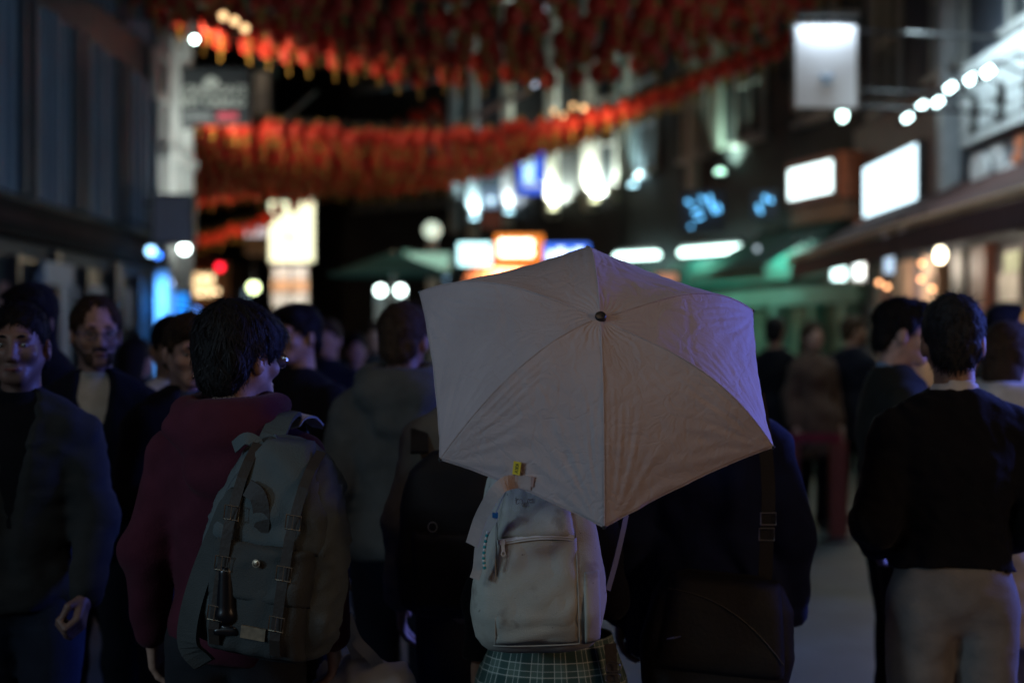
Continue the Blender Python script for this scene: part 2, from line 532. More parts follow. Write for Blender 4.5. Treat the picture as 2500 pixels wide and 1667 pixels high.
FG = Fac((-4.6, 18.32), (-4.6, 19.9))
gb = thing('stone_building', 'narrow pale grey stone building beyond the dark left shop', 'building', (-4.6, 19.1, 0))
STONE = mat('grey_stone', (.42, .41, .39), .7, .1, 3, bump=.2, bscale=12)
mb = MB(); FG.box(mb, 0, FG.L, -6, .06, 0, 13); mb.build('wall', STONE, gb)
u0, u1, z0, z1 = FG.rect(372, 152, 404, 235, .06)
mb = MB(); FG.box(mb, u0, u1, .062, .1, z0, z1); wo = mb.build('window', mat('dark_reveal', (.02, .02, .022), .6), gb)
mb = MB()
for a, b, c, d in ((u0 - .1, u0 - .003, z0 - .1, z1 + .1), (u1 + .003, u1 + .1, z0 - .1, z1 + .1), (u0, u1, z1 + .003, z1 + .1), (u0, u1, z0 - .1, z0 - .003)): FG.box(mb, a, b, .062, .15, c, d)
sub('frame', mb, STONE, wo)
for zc in (4.0, 5.9, 7.6):
    mb = MB(); FG.box(mb, 0, FG.L, .062, .2, zc, zc + .14); mb.build('string_course', STONE, gb)
for uu in (.08, FG.L - .3):
    mb = MB(); FG.box(mb, uu, uu + .22, .062, .16, 0, 12.8); mb.build('pilaster', STONE, gb)

# ------------------------------------------------------------------ right terrace, bend of the street
FR1, FR2, FR3 = Fac((5.2, 21), (5.2, -4)), Fac((2.4, 31), (5.2, 21.02)), Fac((-4.2, 36), (2.4, 31.02))
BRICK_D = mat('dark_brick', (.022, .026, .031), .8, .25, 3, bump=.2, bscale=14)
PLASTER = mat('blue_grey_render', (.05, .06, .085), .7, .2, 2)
WHITESTONE = mat('white_stucco', (.6, .6, .57), .6, .08, 4)
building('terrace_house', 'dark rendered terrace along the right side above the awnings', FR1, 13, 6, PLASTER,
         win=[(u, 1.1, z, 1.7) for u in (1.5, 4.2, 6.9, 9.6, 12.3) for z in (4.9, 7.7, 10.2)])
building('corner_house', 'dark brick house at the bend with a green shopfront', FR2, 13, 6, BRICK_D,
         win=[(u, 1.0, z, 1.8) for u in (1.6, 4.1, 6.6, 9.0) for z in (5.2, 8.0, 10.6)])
def pil_at(px, w):
    u, _ = FR3.hit(px, 450, 0); return (u, w)
pils = [(*pil_at(px, w), z0, z1, WHITESTONE) for px, w, z0, z1 in ((1115, .22, 4.2, 9.5), (1160, .24, 4.0, 9.5), (1243, .24, 4.25, 9.5), (1353, .26, 4.4, 9.5), (1446, .3, 4.5, 9.5))]
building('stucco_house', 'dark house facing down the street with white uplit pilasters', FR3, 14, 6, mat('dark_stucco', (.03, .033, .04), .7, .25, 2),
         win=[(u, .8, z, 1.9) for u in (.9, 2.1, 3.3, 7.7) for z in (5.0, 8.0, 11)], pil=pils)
FR4 = Fac((-7.6, 46), (-4.3, 36.4))
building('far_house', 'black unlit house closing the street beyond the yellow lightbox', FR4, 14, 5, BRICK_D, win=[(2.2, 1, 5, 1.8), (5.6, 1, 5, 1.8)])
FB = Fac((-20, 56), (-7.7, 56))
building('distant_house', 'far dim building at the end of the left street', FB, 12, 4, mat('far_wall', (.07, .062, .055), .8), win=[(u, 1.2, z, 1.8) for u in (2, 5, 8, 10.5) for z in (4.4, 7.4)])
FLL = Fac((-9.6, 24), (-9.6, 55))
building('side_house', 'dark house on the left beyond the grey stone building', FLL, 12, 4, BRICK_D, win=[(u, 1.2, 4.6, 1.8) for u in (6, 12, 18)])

# ------------------------------------------------------------------ uplights on the pilasters and columns
def uplight(label, p, color, spread, power, bulb, r=.085, group='uplights on the facades', up=(0, 0, 3)):
    t = thing('uplight', label, 'uplight', p, 0, group)
    MB().lathe(p + Vector((0, 0, -.14)), [(.05, 0), (r + .02, .06), (r + .03, .13)], 14).build('housing', mat('lamp_black_metal', (.03, .03, .03), .4, metal=.6), t)
    MB().lathe(p + Vector((0, 0, -.03)), [(r, 0), (r, .06), (r * .7, .1), (1e-6, .12)], 14).build('bulb', bulb, t)
    lamp('uplight_beam', 'SPOT', p + Vector((0, -.0, .13)), power * 1.0, color, .06, p + Vector(up), spread, .5)
GL_COLD, GL_BLUE, GL_YEL, GL_GRN, GL_WARM = glow('cold_white_glow', (.6, .88, 1), 4), glow('blue_white_glow', (.4, .66, 1), 5), glow('yellow_white_glow', (1, .92, .55), 4), glow('green_white_glow', (.65, 1, .75), 4), glow('warm_glow', (1, .72, .42), 6)
for px, py, c, bulb, lab, pw in ((1158, 535, (.7, .9, 1), GL_COLD, 'cold white uplight on the pilaster left of the blue picture sign', 150),
                                 (1243, 520, (.95, .95, 1), GL_COLD, 'white uplight directly under the blue picture sign', 80),
                                 (1350, 512, (1, .97, .75), GL_YEL, 'yellowish uplight just right of the blue picture sign', 420),
                                 (1452, 492, (1, .96, .78), GL_YEL, 'brightest yellowish uplight on the tallest lit pilaster', 520),
                                 (1545, 455, (.7, .95, 1), GL_COLD, 'cold uplight on a dark wall right of the lit pilasters', 90),
                                 (1758, 424, (.8, 1, .75), GL_GRN, 'pale green uplight high on the dark brick house', 120)):
    f = FR3 if px < 1500 else FR2
    u, z = f.hit(px, py, .3)
    uplight(lab, f.pt(u, .3, z), c, 112, pw, bulb, up=tuple(-f.n * 1.5 + Vector((0, 0, 3))))
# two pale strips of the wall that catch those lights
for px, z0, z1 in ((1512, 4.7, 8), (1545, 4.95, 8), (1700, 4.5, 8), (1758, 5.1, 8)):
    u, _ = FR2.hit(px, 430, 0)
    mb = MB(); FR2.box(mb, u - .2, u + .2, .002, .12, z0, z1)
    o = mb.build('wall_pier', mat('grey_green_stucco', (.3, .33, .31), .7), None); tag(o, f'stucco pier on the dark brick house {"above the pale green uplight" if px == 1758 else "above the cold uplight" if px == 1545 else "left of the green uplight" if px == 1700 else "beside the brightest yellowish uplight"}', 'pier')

# ------------------------------------------------------------------ signs
FRAME = mat('sign_frame_metal', (.05, .05, .055), .4, metal=.5)
def box_sign(name, label, x0, y0, x1, y1, Y, face, depth=.14, bracket=None, cat='sign', frame=None, yaw=0, fr=.03, group=None):
    """a projecting sign that faces the camera"""
    a, b = P(x0, y1, Y), P(x1, y0, Y)
    c = (a + b) / 2; w, h = b.x - a.x, b.z - a.z
    t = thing(name, label, cat, c, 0, group)
    M = Matrix.Translation(c) @ Matrix.Rotation(R(yaw), 4, 'Z')
    mb = MB(M); mb.box((-w / 2 - fr, -depth / 2 + .012, -h / 2 - fr), (w / 2 + fr, depth / 2, h / 2 + fr)); mb.build('sign_box', frame or FRAME, t)
    mb = MB(M); mb.box((-w / 2, -depth / 2 - .006, -h / 2), (w / 2, -depth / 2 + .009, h / 2)); mb.build('sign_face', face, t)
    if bracket:
        mb = MB(); mb.tube([c + Vector((0, 0, h / 2 - .03)), bracket], .025, 8); mb.tube([c + Vector((0, 0, -h / 2 + .03)), Vector((bracket.x, bracket.y, bracket.z - h + .06))], .02, 8)
        mb.build('bracket', FRAME, t)
    return t, M, w, h

def wall_sign(name, label, f, x0, y0, x1, y1, face, off=.06, depth=.16, cat='sign', frame=None, fr=.04):
    u0, u1, z0, z1 = f.rect(x0, y0, x1, y1, off + depth)
    t = thing(name, label, cat, f.pt((u0 + u1) / 2, off, (z0 + z1) / 2))
    mb = MB(); f.box(mb, u0 - fr, u1 + fr, .003, off + depth - .01, z0 - fr, z1 + fr); mb.build('sign_box', frame or FRAME, t)
    mb = MB(); f.box(mb, u0, u1, off + depth - .008, off + depth + .008, z0, z1); mb.build('sign_face', face, t)
    return t, u0, u1, z0, z1

# grey blade and black text sign on the left
box_sign('blade_sign', 'plain grey blade sign on the left wall under the stone building', 378, 480, 470, 592, 17.6, mat('grey_sign_face', (.3, .29, .34), .5, .06), bracket=Vector((-4.6, 17.6, 3.3)))
t, M, w, h = box_sign('hanging_sign', 'black hanging sign with crown and pale lettering beside the lanterns', 434, 172, 606, 300, 19.6, mat('black_sign_face', (.025, .027, .03), .6), bracket=Vector((-4.6, 19.6, 5.2)))
CREAM = mat('cream_letter', (.62, .62, .56), .5, 0)
def sign_text(s, size, x, z, m, t, M, d=.1, name='lettering'):
    me = text_mesh(s, size, .012)
    me.transform(M @ Matrix.Translation((x, -d, z)) @ Matrix.Rotation(R(90), 4, 'X'))
    o = link(name, me, t, m); return o
sign_text("LONDON'S", .19, 0, .06, CREAM, t, M)
sign_text("BEST CASINO", .155, 0, -.1, CREAM, t, M)
mb = MB(M)
for k in range(5): mb.box((-.1 + k * .04, -.104, .16), (-.07 + k * .04, -.08, .2 + .06 * (1 - abs(k - 2) / 3)))
mb.box((-.11, -.104, .14), (.1, -.08, .158)); mb.build('crown', CREAM, t)
mb = MB(M); mb.box((.08, -.1, -.33), (.36, -.08, -.24)); mb.build('red_block', mat('red_block', (.5, .06, .09), .5), t)
for k in range(3):
    mb = MB(M); mb.box((-.4, -.1, -.26 - k * .035), (.0, -.08, -.245 - k * .035)); mb.build('small_print', mat('grey_print', (.3, .3, .3), .5), t)
box_sign('narrow_sign', 'narrow beige upright sign right of the black lettered sign', 624, 178, 658, 276, 24, mat('beige_sign_face', (.42, .38, .33), .6), bracket=Vector((-9.6, 24.2, 6.2)))
mb = MB().tube([P(684, 300, 23), P(770, 226, 27)], .035, 8)
tag(mb.build('flag_pole', mat('pale_pole', (.25, .24, .22), .5)), 'bare slanting pole behind the black lettered sign', 'pole')

# yellow lightbox column
t, M, w, h = box_sign('lightbox_sign', 'tall glowing pale yellow lightbox with a small dark mark', 661, 494, 769, 640, 30, glow('pale_yellow_glow', (1, .9, .58), 1.9), depth=.3, bracket=Vector((-4.6, 36.6, 4.5)))
mb = MB(M)
for a in ((-.12, -.2, -.02, .04), (-.1, -.17, .06, .1), (.0, -.2, .3, -.16)):
    mb.box((a[0], -.17, min(a[1], a[3])), (a[0] + .05 if a[0] < 0 else a[2], -.152, min(a[1], a[3]) + (.16 if a[0] < 0 else .03)))
mb.build('dark_mark', mat('brown_mark', (.1, .075, .03), .6), t)
MB().ball(P(752, 494, 29.7), .1, 14).build('corner_lamp', glow('dim_peach_glow', (1, .75, .5), 1.2), t)
for i, (y0, y1, m_) in enumerate(((648, 680, mat('menu_grey', (.5, .45, .42), .6, .2, 8)), (684, 712, mat('menu_orange', (.5, .27, .14), .6, .3, 8)), (716, 752, mat('menu_pale', (.6, .57, .54), .6, .3, 9)))):
    for x0, x1 in ((664, 706), (712, 752)):
        a, b = P(x0, y1, 30.02), P(x1, y0, 30.02)
        MB().box((a.x, a.y, a.z), (b.x, a.y + .05, b.z)).build('menu_board', m_, t)
lamp('menu_board_light', 'SPOT', P(705, 640, 28.9), 120, (1, .85, .75), .1, P(705, 720, 30), 80, .8)

def orb(label, px, py, Y, r, m, name='lamp', cat='lamp', sq=1.0, stem=None, group=None):
    c = P(px, py, Y)
    r = r * .68
    t = thing(name, label, cat, c, 0, group)
    MB().ball(c, r, 16, sq).build('bulb', m, t)
    mb = MB().lathe(c + Vector((0, 0, r * sq * .8)), [(r * .5, 0), (r * .45, .05), (.02, .07), (.02, .13)], 12)
    if stem is not None: mb.tube([c + Vector((0, .0, r * sq * .8 + .12)), c + Vector((0, 0, r * sq * .8 + .2)), stem], .018, 8)
    mb.build('fitting', FRAME, t)
    return c
orb('round yellow green lamp left of the yellow lightbox column', 619, 702, 30, .17, glow('yellow_green_glow', (.95, 1, .5), 6.4), stem=Vector((-5.45, 30, 3.6)))
orb('small white floodlight high on the left above the black lettered sign', 475, 97, 17, .05, glow('flood_glow', (.85, 1, .9), 25.6), name='floodlight', stem=Vector((-4.6, 17, 5.5)))
orb('red signal lamp over the left street', 537, 652, 33, .13, glow('red_glow', (1, .01, .03), 5.12), name='signal_lamp')
c = orb('white oval street lamp below the grey blade sign', 450, 607, 18.8, .1, glow('white_lamp_glow', (.95, 1, .95), 13.5), name='wall_lamp', stem=Vector((-4.6, 18.9, 3.3)))
orb('dim peach lamp beside the white oval street lamp', 427, 592, 18.6, .06, glow('dim_peach_glow', (1, .75, .5), 1.2), name='wall_lamp')
orb('blue white lamp on top of the blue lit post', 369, 613, 16.6, .085, GL_BLUE, name='wall_lamp', stem=Vector((-4.6, 16.6, 3.1)))
orb('small deep blue lamp right behind the blue lit post', 385, 623, 16.9, .06, glow('deep_blue_glow', (.08, .25, 1), 3), name='wall_lamp')
orb('lilac white lamp low on the left street', 413, 690, 17.9, .06, glow('lilac_glow', (.75, .75, 1), 7.8), name='street_lamp', stem=Vector((-4.6, 18.0, 2.75)))
orb('small blue lamp beside the blue street sign', 480, 757, 24, .075, glow('mid_blue_glow', (.12, .3, 1), 2.2), name='street_lamp')
lamp('blue_post_light', 'SPOT', (-3.9, 16.6, 2.9), 900, (.12, .36, 1), .06, (-4.34, 17.7, 1.9), 44, .9)
box_sign('street_sign', 'glowing blue square sign low on the left street', 406, 716, 462, 768, 18.6, glow('street_blue_glow', (.06, .32, 1), 1.0), bracket=Vector((-4.6, 18.6, 2.3)))
# far warm shop
t = thing('food_stall', 'warm lit food stall with orange awning far down the left street', 'stall', P(480, 760, 36))
a, b = P(436, 860, 36), P(560, 640, 36)
MB().box((a.x, 36, 0), (b.x, 38, b.z)).build('stall_body', mat('stall_wood', (.2, .1, .05), .7), t)
a, b = P(446, 722, 35.9), P(520, 668, 35.9)
MB().box((a.x, 35.9, a.z), (b.x, 35.97, b.z)).build('lit_menu', glow('warm_menu_glow', (1, .64, .32), 1.4), t)
MB().hexa([P(420, 660, 35.2), P(530, 660, 35.2), P(530, 664, 35.2), P(420, 664, 35.2)], [P(430, 624, 36), P(526, 624, 36), P(526, 628, 36), P(430, 628, 36)]).build('awning', mat('orange_canvas', (.5, .14, .06), .7), t)
for i, (px, py) in enumerate(((470, 690), (497, 678), (516, 679), (490, 716), (516, 712), (530, 711), (455, 700))):
    orb(f"{('upper left', 'upper middle', 'upper right', 'lower left', 'lower middle', 'lower right', 'leftmost, dimly set')[i]} bare warm bulb hanging at the far food stall", px, py, 35.1, .085, glow('peach_bulb_glow', (1, .62, .33), 4.08), name='stall_bulb', cat='bulb', group='bulbs hanging at the far food stall')
box_sign('shop_sign', 'small pale pink sign hanging left of the yellow lightbox', 600, 553, 655, 578, 31, glow('pink_white_glow', (1, .8, .85), .7), depth=.1)
box_sign('shop_sign', 'dull brown board right under the small pale pink sign', 602, 582, 652, 622, 31.2, mat('brown_board', (.2, .14, .11), .6, .2, 4))
box_sign('shop_window', 'pale blue lit window behind the mop haired boy', 548, 708, 606, 790, 38, glow('pale_blue_window', (.45, .6, .8), .28), cat='window')

# centre: teal parasol, cream lamp, signs under the pilasters
t = thing('parasol', 'dark teal cafe parasol with two spotlights under it', 'parasol', P(960, 720, 24))
c = P(960, 655, 24); Rr = 1.15
vs = [c + Vector((0, 0, .28))] + [c + Vector((Rr * math.cos(R(45 * k + 22)), Rr * math.sin(R(45 * k + 22)), -.12)) for k in range(8)]
for k in range(8):
    a, b = vs[1 + k], vs[1 + (k + 1) % 8]
    dn = Vector((0, 0, -.012))
    MB().add([vs[0], a, b, vs[0] + dn, a + dn, b + dn], [(0, 1, 2), (5, 4, 3), (0, 3, 4, 1), (1, 4, 5, 2), (2, 5, 3, 0)]).build('canopy_panel', mat('teal_canvas', (.05, .16, .17), .8), t)
MB().tube([c + Vector((0, 0, .3)), (c.x, c.y, 0)], .03, 10).build('pole', mat('parasol_pole', (.3, .3, .3), .4, metal=.5), t)
for px in (929, 978):
    q = P(px, 709, 23.6)
    MB().ball(q, .085, 14).build('spotlight', glow('parasol_lamp_glow', (.9, 1, .92), 9), t)
    lamp('parasol_spot', 'SPOT', q + Vector((0, -.1, -.1)), 40, (.9, 1, .92), .06, q + Vector((0, .25, -2)), 60, .8)
for px in (929, 975):
    q = P(px, 720, 24.3); MB().box((q.x - .1, 24.3, 0), (q.x + .1, 24.5, q.z)).build('lit_post', mat('pale_stone', (.45, .46, .48), .6), t)
t = thing('globe_lamp', 'cream globe lamp on a stone pedestal above the teal parasol', 'lamp', P(1055, 640, 27))
MB().ball(P(1055, 562, 27), .165, 16).build('globe', glow('cream_globe_glow', (.9, .95, .75), 1.0), t)
q = P(1055, 600, 27); MB().box((q.x - .09, 26.9, 0), (q.x + .09, 27.1, q.z + .12)).build('pedestal', mat('pale_stone', (.45, .46, .48), .6), t)
box_sign('cafe_sign', 'pale green cafe sign with a wavy outline under the globe lamp', 1000, 618, 1098, 662, 26.6, glow('pale_green_sign', (.55, .85, .65), .55), depth=.2)
box_sign('cafe_sign', 'small green end plate left of the pale green cafe sign', 985, 612, 1004, 640, 26.9, glow('dim_green_sign', (.4, .8, .6), .3))
orb('small blue white bulb under the pale green cafe sign', 1089, 674, 25, .075, glow('pale_blue_bulb', (.5, .7, 1), 2.6), name='cafe_bulb', cat='bulb')
box_sign('shop_sign', 'white cyan glowing sign with rounded ends left of the orange sign', 1119, 594, 1199, 648, 28, glow('white_cyan_glow', (.7, 1, 1), 2.6), frame=mat('cyan_frame', (.1, .25, .3), .4))
box_sign('shop_sign', 'deep blue strip under the white cyan sign', 1150, 652, 1190, 664, 28.2, glow('deep_blue_strip', (.2, .4, 1), .8))
t, M, w, h = box_sign('shop_sign', 'orange shop sign with white hot bulbs', 1209, 574, 1326, 642, 27.5, glow('orange_glow', (1, .28, .04), .95), depth=.2)
for k in range(5):
    for r in range(2):
        MB(M).ball((-.32 + k * .13, -.16, .1 - r * .18), .07, 12).build('bulb', glow('white_hot_glow', (1, .9, .7), 6), t)
q0, q1 = P(1130, 692, 26.4), P(1330, 650, 27.4)
t = thing('awning', 'small orange canvas awning below the orange shop sign', 'awning', (q0 + q1) / 2)
MB().hexa([q0, P(1330, 692, 26.4), P(1330, 696, 26.4), P(1130, 696, 26.4)], [P(1150, 648, 27.4), q1, P(1330, 654, 27.4), P(1150, 652, 27.4)]).build('canvas', mat('orange_canvas', (.5, .14, .06), .7), t)
lamp('orange_sign_light', 'AREA', P(1240, 640, 26.9), 60, (1, .72, .4), .8, P(1235, 680, 26.8))
t, M, w, h = box_sign('shop_sign', 'blue and white glowing sign just behind the umbrella tip', 1328, 596, 1438, 640, 26, glow('royal_blue_glow', (.08, .2, 1), 1.3))
for k in range(4): MB(M).box((-.34 + k * .17, -.1, -.14), (-.22 + k * .17, -.078, .02 + .06 * (k % 2))).build('white_letter', glow('white_letter_glow', (.85, .92, 1), 3.2), t)
t, M, w, h = box_sign('picture_sign', 'blue lightbox with a white figure between the lit pilasters', 1264, 366, 1328, 476, 27, glow('blue_box_glow', (.05, .14, .95), .75), bracket=Vector((.55, 32.2, 5.2)))
mb = MB(M); mb.lathe((-.04, -.1, -.18), [(.12, 0), (.09, .1), (.1, .25), (.13, .32), (.1, .42), (1e-6, .46)], 14); mb.build('white_figure', glow('figure_glow', (.6, .85, 1), 1.6), t)
MB(M).box((-.16, -.1, -.3), (.2, -.078, -.2)).build('caption_band', glow('band_glow', (.55, .6, .75), .8), t)
box_sign('notice_board', 'square sign with white upper half left of the blue picture sign', 1178, 462, 1222, 508, 29, glow('dim_blue_panel', (.45, .6, .85), .42))
box_sign('notice_board', 'brick red lower board under the white square sign', 1176, 514, 1224, 558, 29.2, mat('brick_red_board', (.4, .13, .1), .6))
orb('pale blue round lamp inside the square sign', 1198, 489, 28.6, .11, glow('pale_blue_lamp', (.7, .85, 1), 2), name='round_lamp')

# ------------------------------------------------------------------ right side signs
SIGNWHITE = mat('white_banner', (.72, .72, .78), .5, .05, 4)
t, M, w, h = box_sign('banner_sign', 'big white hanging banner sign lit from its top edge', 1940, 66, 2088, 264, 14.5, SIGNWHITE, depth=.08, bracket=Vector((5.2, 14.5, 4.7)))
mb = MB(M); mb.box((-w / 2, -.2, h / 2 + .07), (w / 2, -.08, h / 2 + .13)); mb.build('lamp_bar', FRAME, t)
mb = MB(M); mb.tube([(-.06, -.07, -.1), (0, -.07, -.13), (.07, -.07, -.1)], .02, 6); mb.tube([(-.04, -.07, -.17), (.05, -.07, -.17)], .016, 6); mb.build('emblem', mat('pale_blue_print', (.3, .45, .65), .5), t)
lamp('banner_lamp', 'AREA', M @ Vector((0, -.17, h / 2 + .04)), 4.2, (.88, .92, 1), w * .9, M @ Vector((0, -.06, -.1)), size_y=.06)
orb('oval greenish wall lamp below the big white banner', 2057, 280, 15, .07, glow('oval_lamp_glow', (.8, 1, .9), 9.0), name='wall_lamp', sq=1.6, stem=Vector((5.2, 15, 4.2)))
# projector lamps over the fascia at the right
pts = [(2208, 293, 17.2), (2243, 264, 16.2), (2281, 255, 15.2), (2311, 220, 14.3), (2360, 200, 13.4), (2401, 183, 12.6)]
ords = ['lowest and farthest', 'second from the far end', 'third from the far end', 'fourth from the far end', 'second from the near end', 'highest and nearest']
for (px, py, Y), od in zip(pts, ords):
    c = P(px, py, Y)
    t = thing('sign_floodlight', f'white sign floodlight on the rising right row, the {od}', 'floodlight', c, 0, 'floodlights over the right shop sign')
    M = Matrix.Translation(c) @ Matrix.Rotation(R(-35), 4, 'Y') @ Matrix.Rotation(R(20), 4, 'Z')
    MB(M).box((-.075, -.06, -.042), (.075, .05, .042)).build('housing', FRAME, t)
    MB(M).box((-.06, -.075, -.032), (.06, -.062, .032)).build('lens', glow('floodlight_glow', (.85, 1, 1), 10), t)
    MB().tube([c + Vector((.03, .05, .03)), c + Vector((.3, .05, .2)), (5.2, Y, c.z - .1)], .015, 6).build('arm', FRAME, t)
# white slatted shop fascia with dark characters
f = FR1
u0, u1, z0, z1 = f.rect(2345, 150, 2640, 300, .2)
z0, z1 = 3.72, 4.62
t = thing('shop_fascia', 'white boarded shop fascia with dark brush characters at the top right', 'sign', f.pt((u0 + u1) / 2, .1, z0))
nb = 7; hb = (z1 - z0) / nb
uA, _ = f.hit(2345, 250, .3); uB, _ = f.hit(2760, 250, .3)
uA, uB = min(uA, uB), max(uA, uB)
for k in range(nb):
    mb = MB(); f.box(mb, uA, uB, .1, .3 + .008 * (k % 2), z0 + k * hb + .012, z0 + (k + 1) * hb - .012); mb.build('board', mat('white_board', (.6, .62, .64), .5, .12, 3), t)
for k in range(5):
    uu = uA + .8 + k * .72 if False else uA + .35 + k * .8
    for (a, b, c, d) in ((0, .3, .3, .36), (.12, .18, .1, .5), (.02, .28, .14, .2), (.22, .28, .2, .46)):
        mb = MB(); f.box(mb, uu + a, uu + b, .312, .33, z0 + c, z0 + d)
        if (a, b) == (0, .3): tgt = mb.build('character', mat('ink_black', (.02, .02, .022), .6), t)
        else: sub('stroke', mb, mat('ink_black', (.02, .02, .022), .6), tgt)
lamp('fascia_wash', 'AREA', f.pt((uA + uB) / 2, 1.0, 5.0), 70, (.85, .95, 1), 3, f.pt((uA + uB) / 2, .2, 4.0), size_y=.3)
# picture board with dishes below it
t = thing('menu_picture', 'grey picture board of white dishes and an orange shape under the boarded fascia', 'sign', f.pt(uA + 1.2, .1, 3.3))
mb = MB(); f.box(mb, uA - .02, uB, .1, .2, 2.98, 3.66); mb.build('board', mat('grey_blue_board', (.2, .22, .26), .5, .1), t)
def disc_on(f, px, py, rx, rz, m, nm):
    u, z = f.hit(px, py, .21)
    n = 20
    a = [f.pt(u + rx * math.cos(2 * math.pi * k / n), .203, z + rz * math.sin(2 * math.pi * k / n)) for k in range(n)]
    b = [f.pt(u + rx * .9 * math.cos(2 * math.pi * k / n), .23, z + rz * .9 * math.sin(2 * math.pi * k / n)) for k in range(n)]
    mb = MB(); mb.add(a + b, [tuple(range(n, 2 * n))] + [(k, (k + 1) % n, n + (k + 1) % n, n + k) for k in range(n)]); mb.build(nm, m, t)
WPL = mat('white_plate_print', (.75, .75, .78), .4, .1, 6)
for px, py, rx, rz in ((2392, 415, .3, .2), (2398, 330, .24, .07), (2432, 370, .22, .09), (2462, 425, .3, .11), (2440, 398, .12, .1)): disc_on(f, px, py, rx, rz, WPL, 'dish')
for px, py, rx, rz in ((2492, 345, .13, .1), (2484, 385, .14, .07)): disc_on(f, px, py, rx, rz, mat('orange_print', (.6, .2, .1), .5, .2, 8), 'orange_shape')
# downpipe, brown fascia with the bright screen
u, _ = f.hit(2318, 380, .1)
mb = MB(); f.box(mb, u - .1, u + .1, .003, .22, 2.9, 6); tag(mb.build('downpipe', mat('pale_grey_paint', (.42, .43, .47), .5)), 'pale grey upright pipe left of the picture board', 'pipe')
u0, u1, z0, z1 = f.rect(2100, 300, 2300, 520, .06)
t = thing('shop_fascia', 'brown shop fascia holding the bright blank screen', 'sign', f.pt((u0 + u1) / 2, 0, 3.4))
mb = MB(); f.box(mb, u0 - .2, u1 + .25, .003, .1, 2.95, 4.75); mb.build('brown_board', mat('brown_board_gloss', (.1, .055, .045), .45, .2, 3), t)
mb = MB(); f.box(mb, u0, u0 + .25, .102, .14, 3.0, 3.9); mb.build('orange_stripe', mat('orange_print', (.6, .2, .1), .5, .2, 8), t)
wall_sign('screen_sign', 'bright blank bluish white screen on the brown fascia', f, 2110, 382, 2236, 508, glow('screen_glow', (.78, .9, 1), 2.6), off=.11, depth=.1)
t, u0, u1, z0, z1 = wall_sign('shop_sign', 'smaller white glowing sign in a brown frame left of the bright screen', FR2, 1926, 404, 2030, 478, glow('sign_white_glow', (.92, 1, .98), 3), off=.3, depth=.2, frame=mat('brown_frame', (.2, .1, .07), .5), fr=.12)
mb = MB(); FR2.box(mb, u0 - .1, u1 + .3, .003, .42, z0 - .4, z0 - .14); mb.build('brown_panel', mat('tan_board', (.25, .15, .1), .6), t)
mb = MB(); FR2.box(mb, u1 + .14, u1 + .3, .003, .45, z0 - .1, z1 + .1); mb.build('orange_end', mat('orange_print', (.6, .2, .1), .5), t)
# blue neon clusters
BLUENEON = glow('cyan_blue_neon', (.2, .55, 1), 3.0)
def neon(label, strokes, Y):
    t = thing('neon_sign', label, 'neon sign', P(strokes[0][0][0], strokes[0][0][1], Y))
    for s in strokes:
        MB().tube([P(x, y, Y) for x, y in s], .022, 6).build('tube', BLUENEON, t)
    x0 = min(p[0] for s in strokes for p in s) - 14; x1 = max(p[0] for s in strokes for p in s) + 14
    y0 = min(p[1] for s in strokes for p in s) - 14; y1 = max(p[1] for s in strokes for p in s) + 14
    a, b = P(x0, y1, Y + .06), P(x1, y0, Y + .06)
    MB().box((a.x, a.y, a.z), (b.x, a.y + .06, b.z)).build('backing', mat('neon_back', (.02, .025, .04), .5), t)
neon('blue neon sign of scattered strokes over the dark middle shops', [[(1676, 490), (1690, 500)], [(1692, 520), (1712, 510)], [(1708, 482), (1722, 490)], [(1732, 478), (1736, 500), (1748, 520)], [(1752, 500), (1756, 516)], [(1684, 552), (1690, 554)], [(1700, 535), (1716, 528)]], 23)
neon('smaller dim blue neon sign further right above the green shop', [[(1850, 500), (1858, 520)], [(1866, 478), (1872, 492)], [(1880, 484), (1884, 494)]], 22)

# ------------------------------------------------------------------ green shop at the bend
f = FR2
t = thing('green_shopfront', 'green painted shopfront lit by fluorescent tubes', 'shopfront', f.pt(6, 0, 0))
GRN = mat('green_paint', (.03, .15, .12), .45, .15, 3); GRN2 = mat('pale_green_paint', (.11, .22, .19), .5, .15, 3)
uL, _ = f.hit(1640, 700, .2); uR, _ = f.hit(2090, 700, .2)
mb = MB(); f.box(mb, uL, uR, .003, .25, 2.62, 3.15); mb.build('fascia', GRN, t)
mb = MB(); f.box(mb, uL, uR, .003, .18, 2.2, 2.5); mb.build('lower_fascia', GRN2, t)
for px in (1660, 1730, 1800, 1890, 1985, 2060):
    u, _ = f.hit(px, 720, .2)
    mb = MB(); f.box(mb, u - .11, u + .11, .003, .24, 0, 2.18); mb.build('pilaster', GRN2 if px in (1890, 2060) else GRN, t)
for px in (1695, 1765, 1845, 1938, 2022):
    u, _ = f.hit(px, 720, .1)
    mb = MB(); f.box(mb, u - .3, u + .3, .003, .06, .5, 2.15); mb.build('window', mat('dim_shop_interior', (.1, .16, .13), .3, .4, 3), t)
def tube_lamp(label, f, x0, y0, x1, y1, h, off=.4, m=None):
    ua, za = f.hit(x0, y0, off); ub, zb = f.hit(x1, y1, off)
    a, b = f.pt(ua, off, za), f.pt(ub, off, zb)
    t = thing('fluorescent_lamp', label, 'lamp', (a + b) / 2)
    MB().tube([a, b], h, 10).build('tube', m or glow('tube_glow', (.8, 1, .9), 6), t)
    MB().tube([a + Vector((0, 0, h * 1.6)) - f.n * .02, b + Vector((0, 0, h * 1.6)) - f.n * .02], h * .9, 4).build('batten', FRAME, t)
    mid = (a + b) / 2
    lamp('tube_light', 'AREA', mid + f.n * .1 - Vector((0, 0, h * 2)), 13, (.6, 1, .8), (b - a).length, mid - Vector((0, 0, 1.2)) - f.n * .25, size_y=.1)
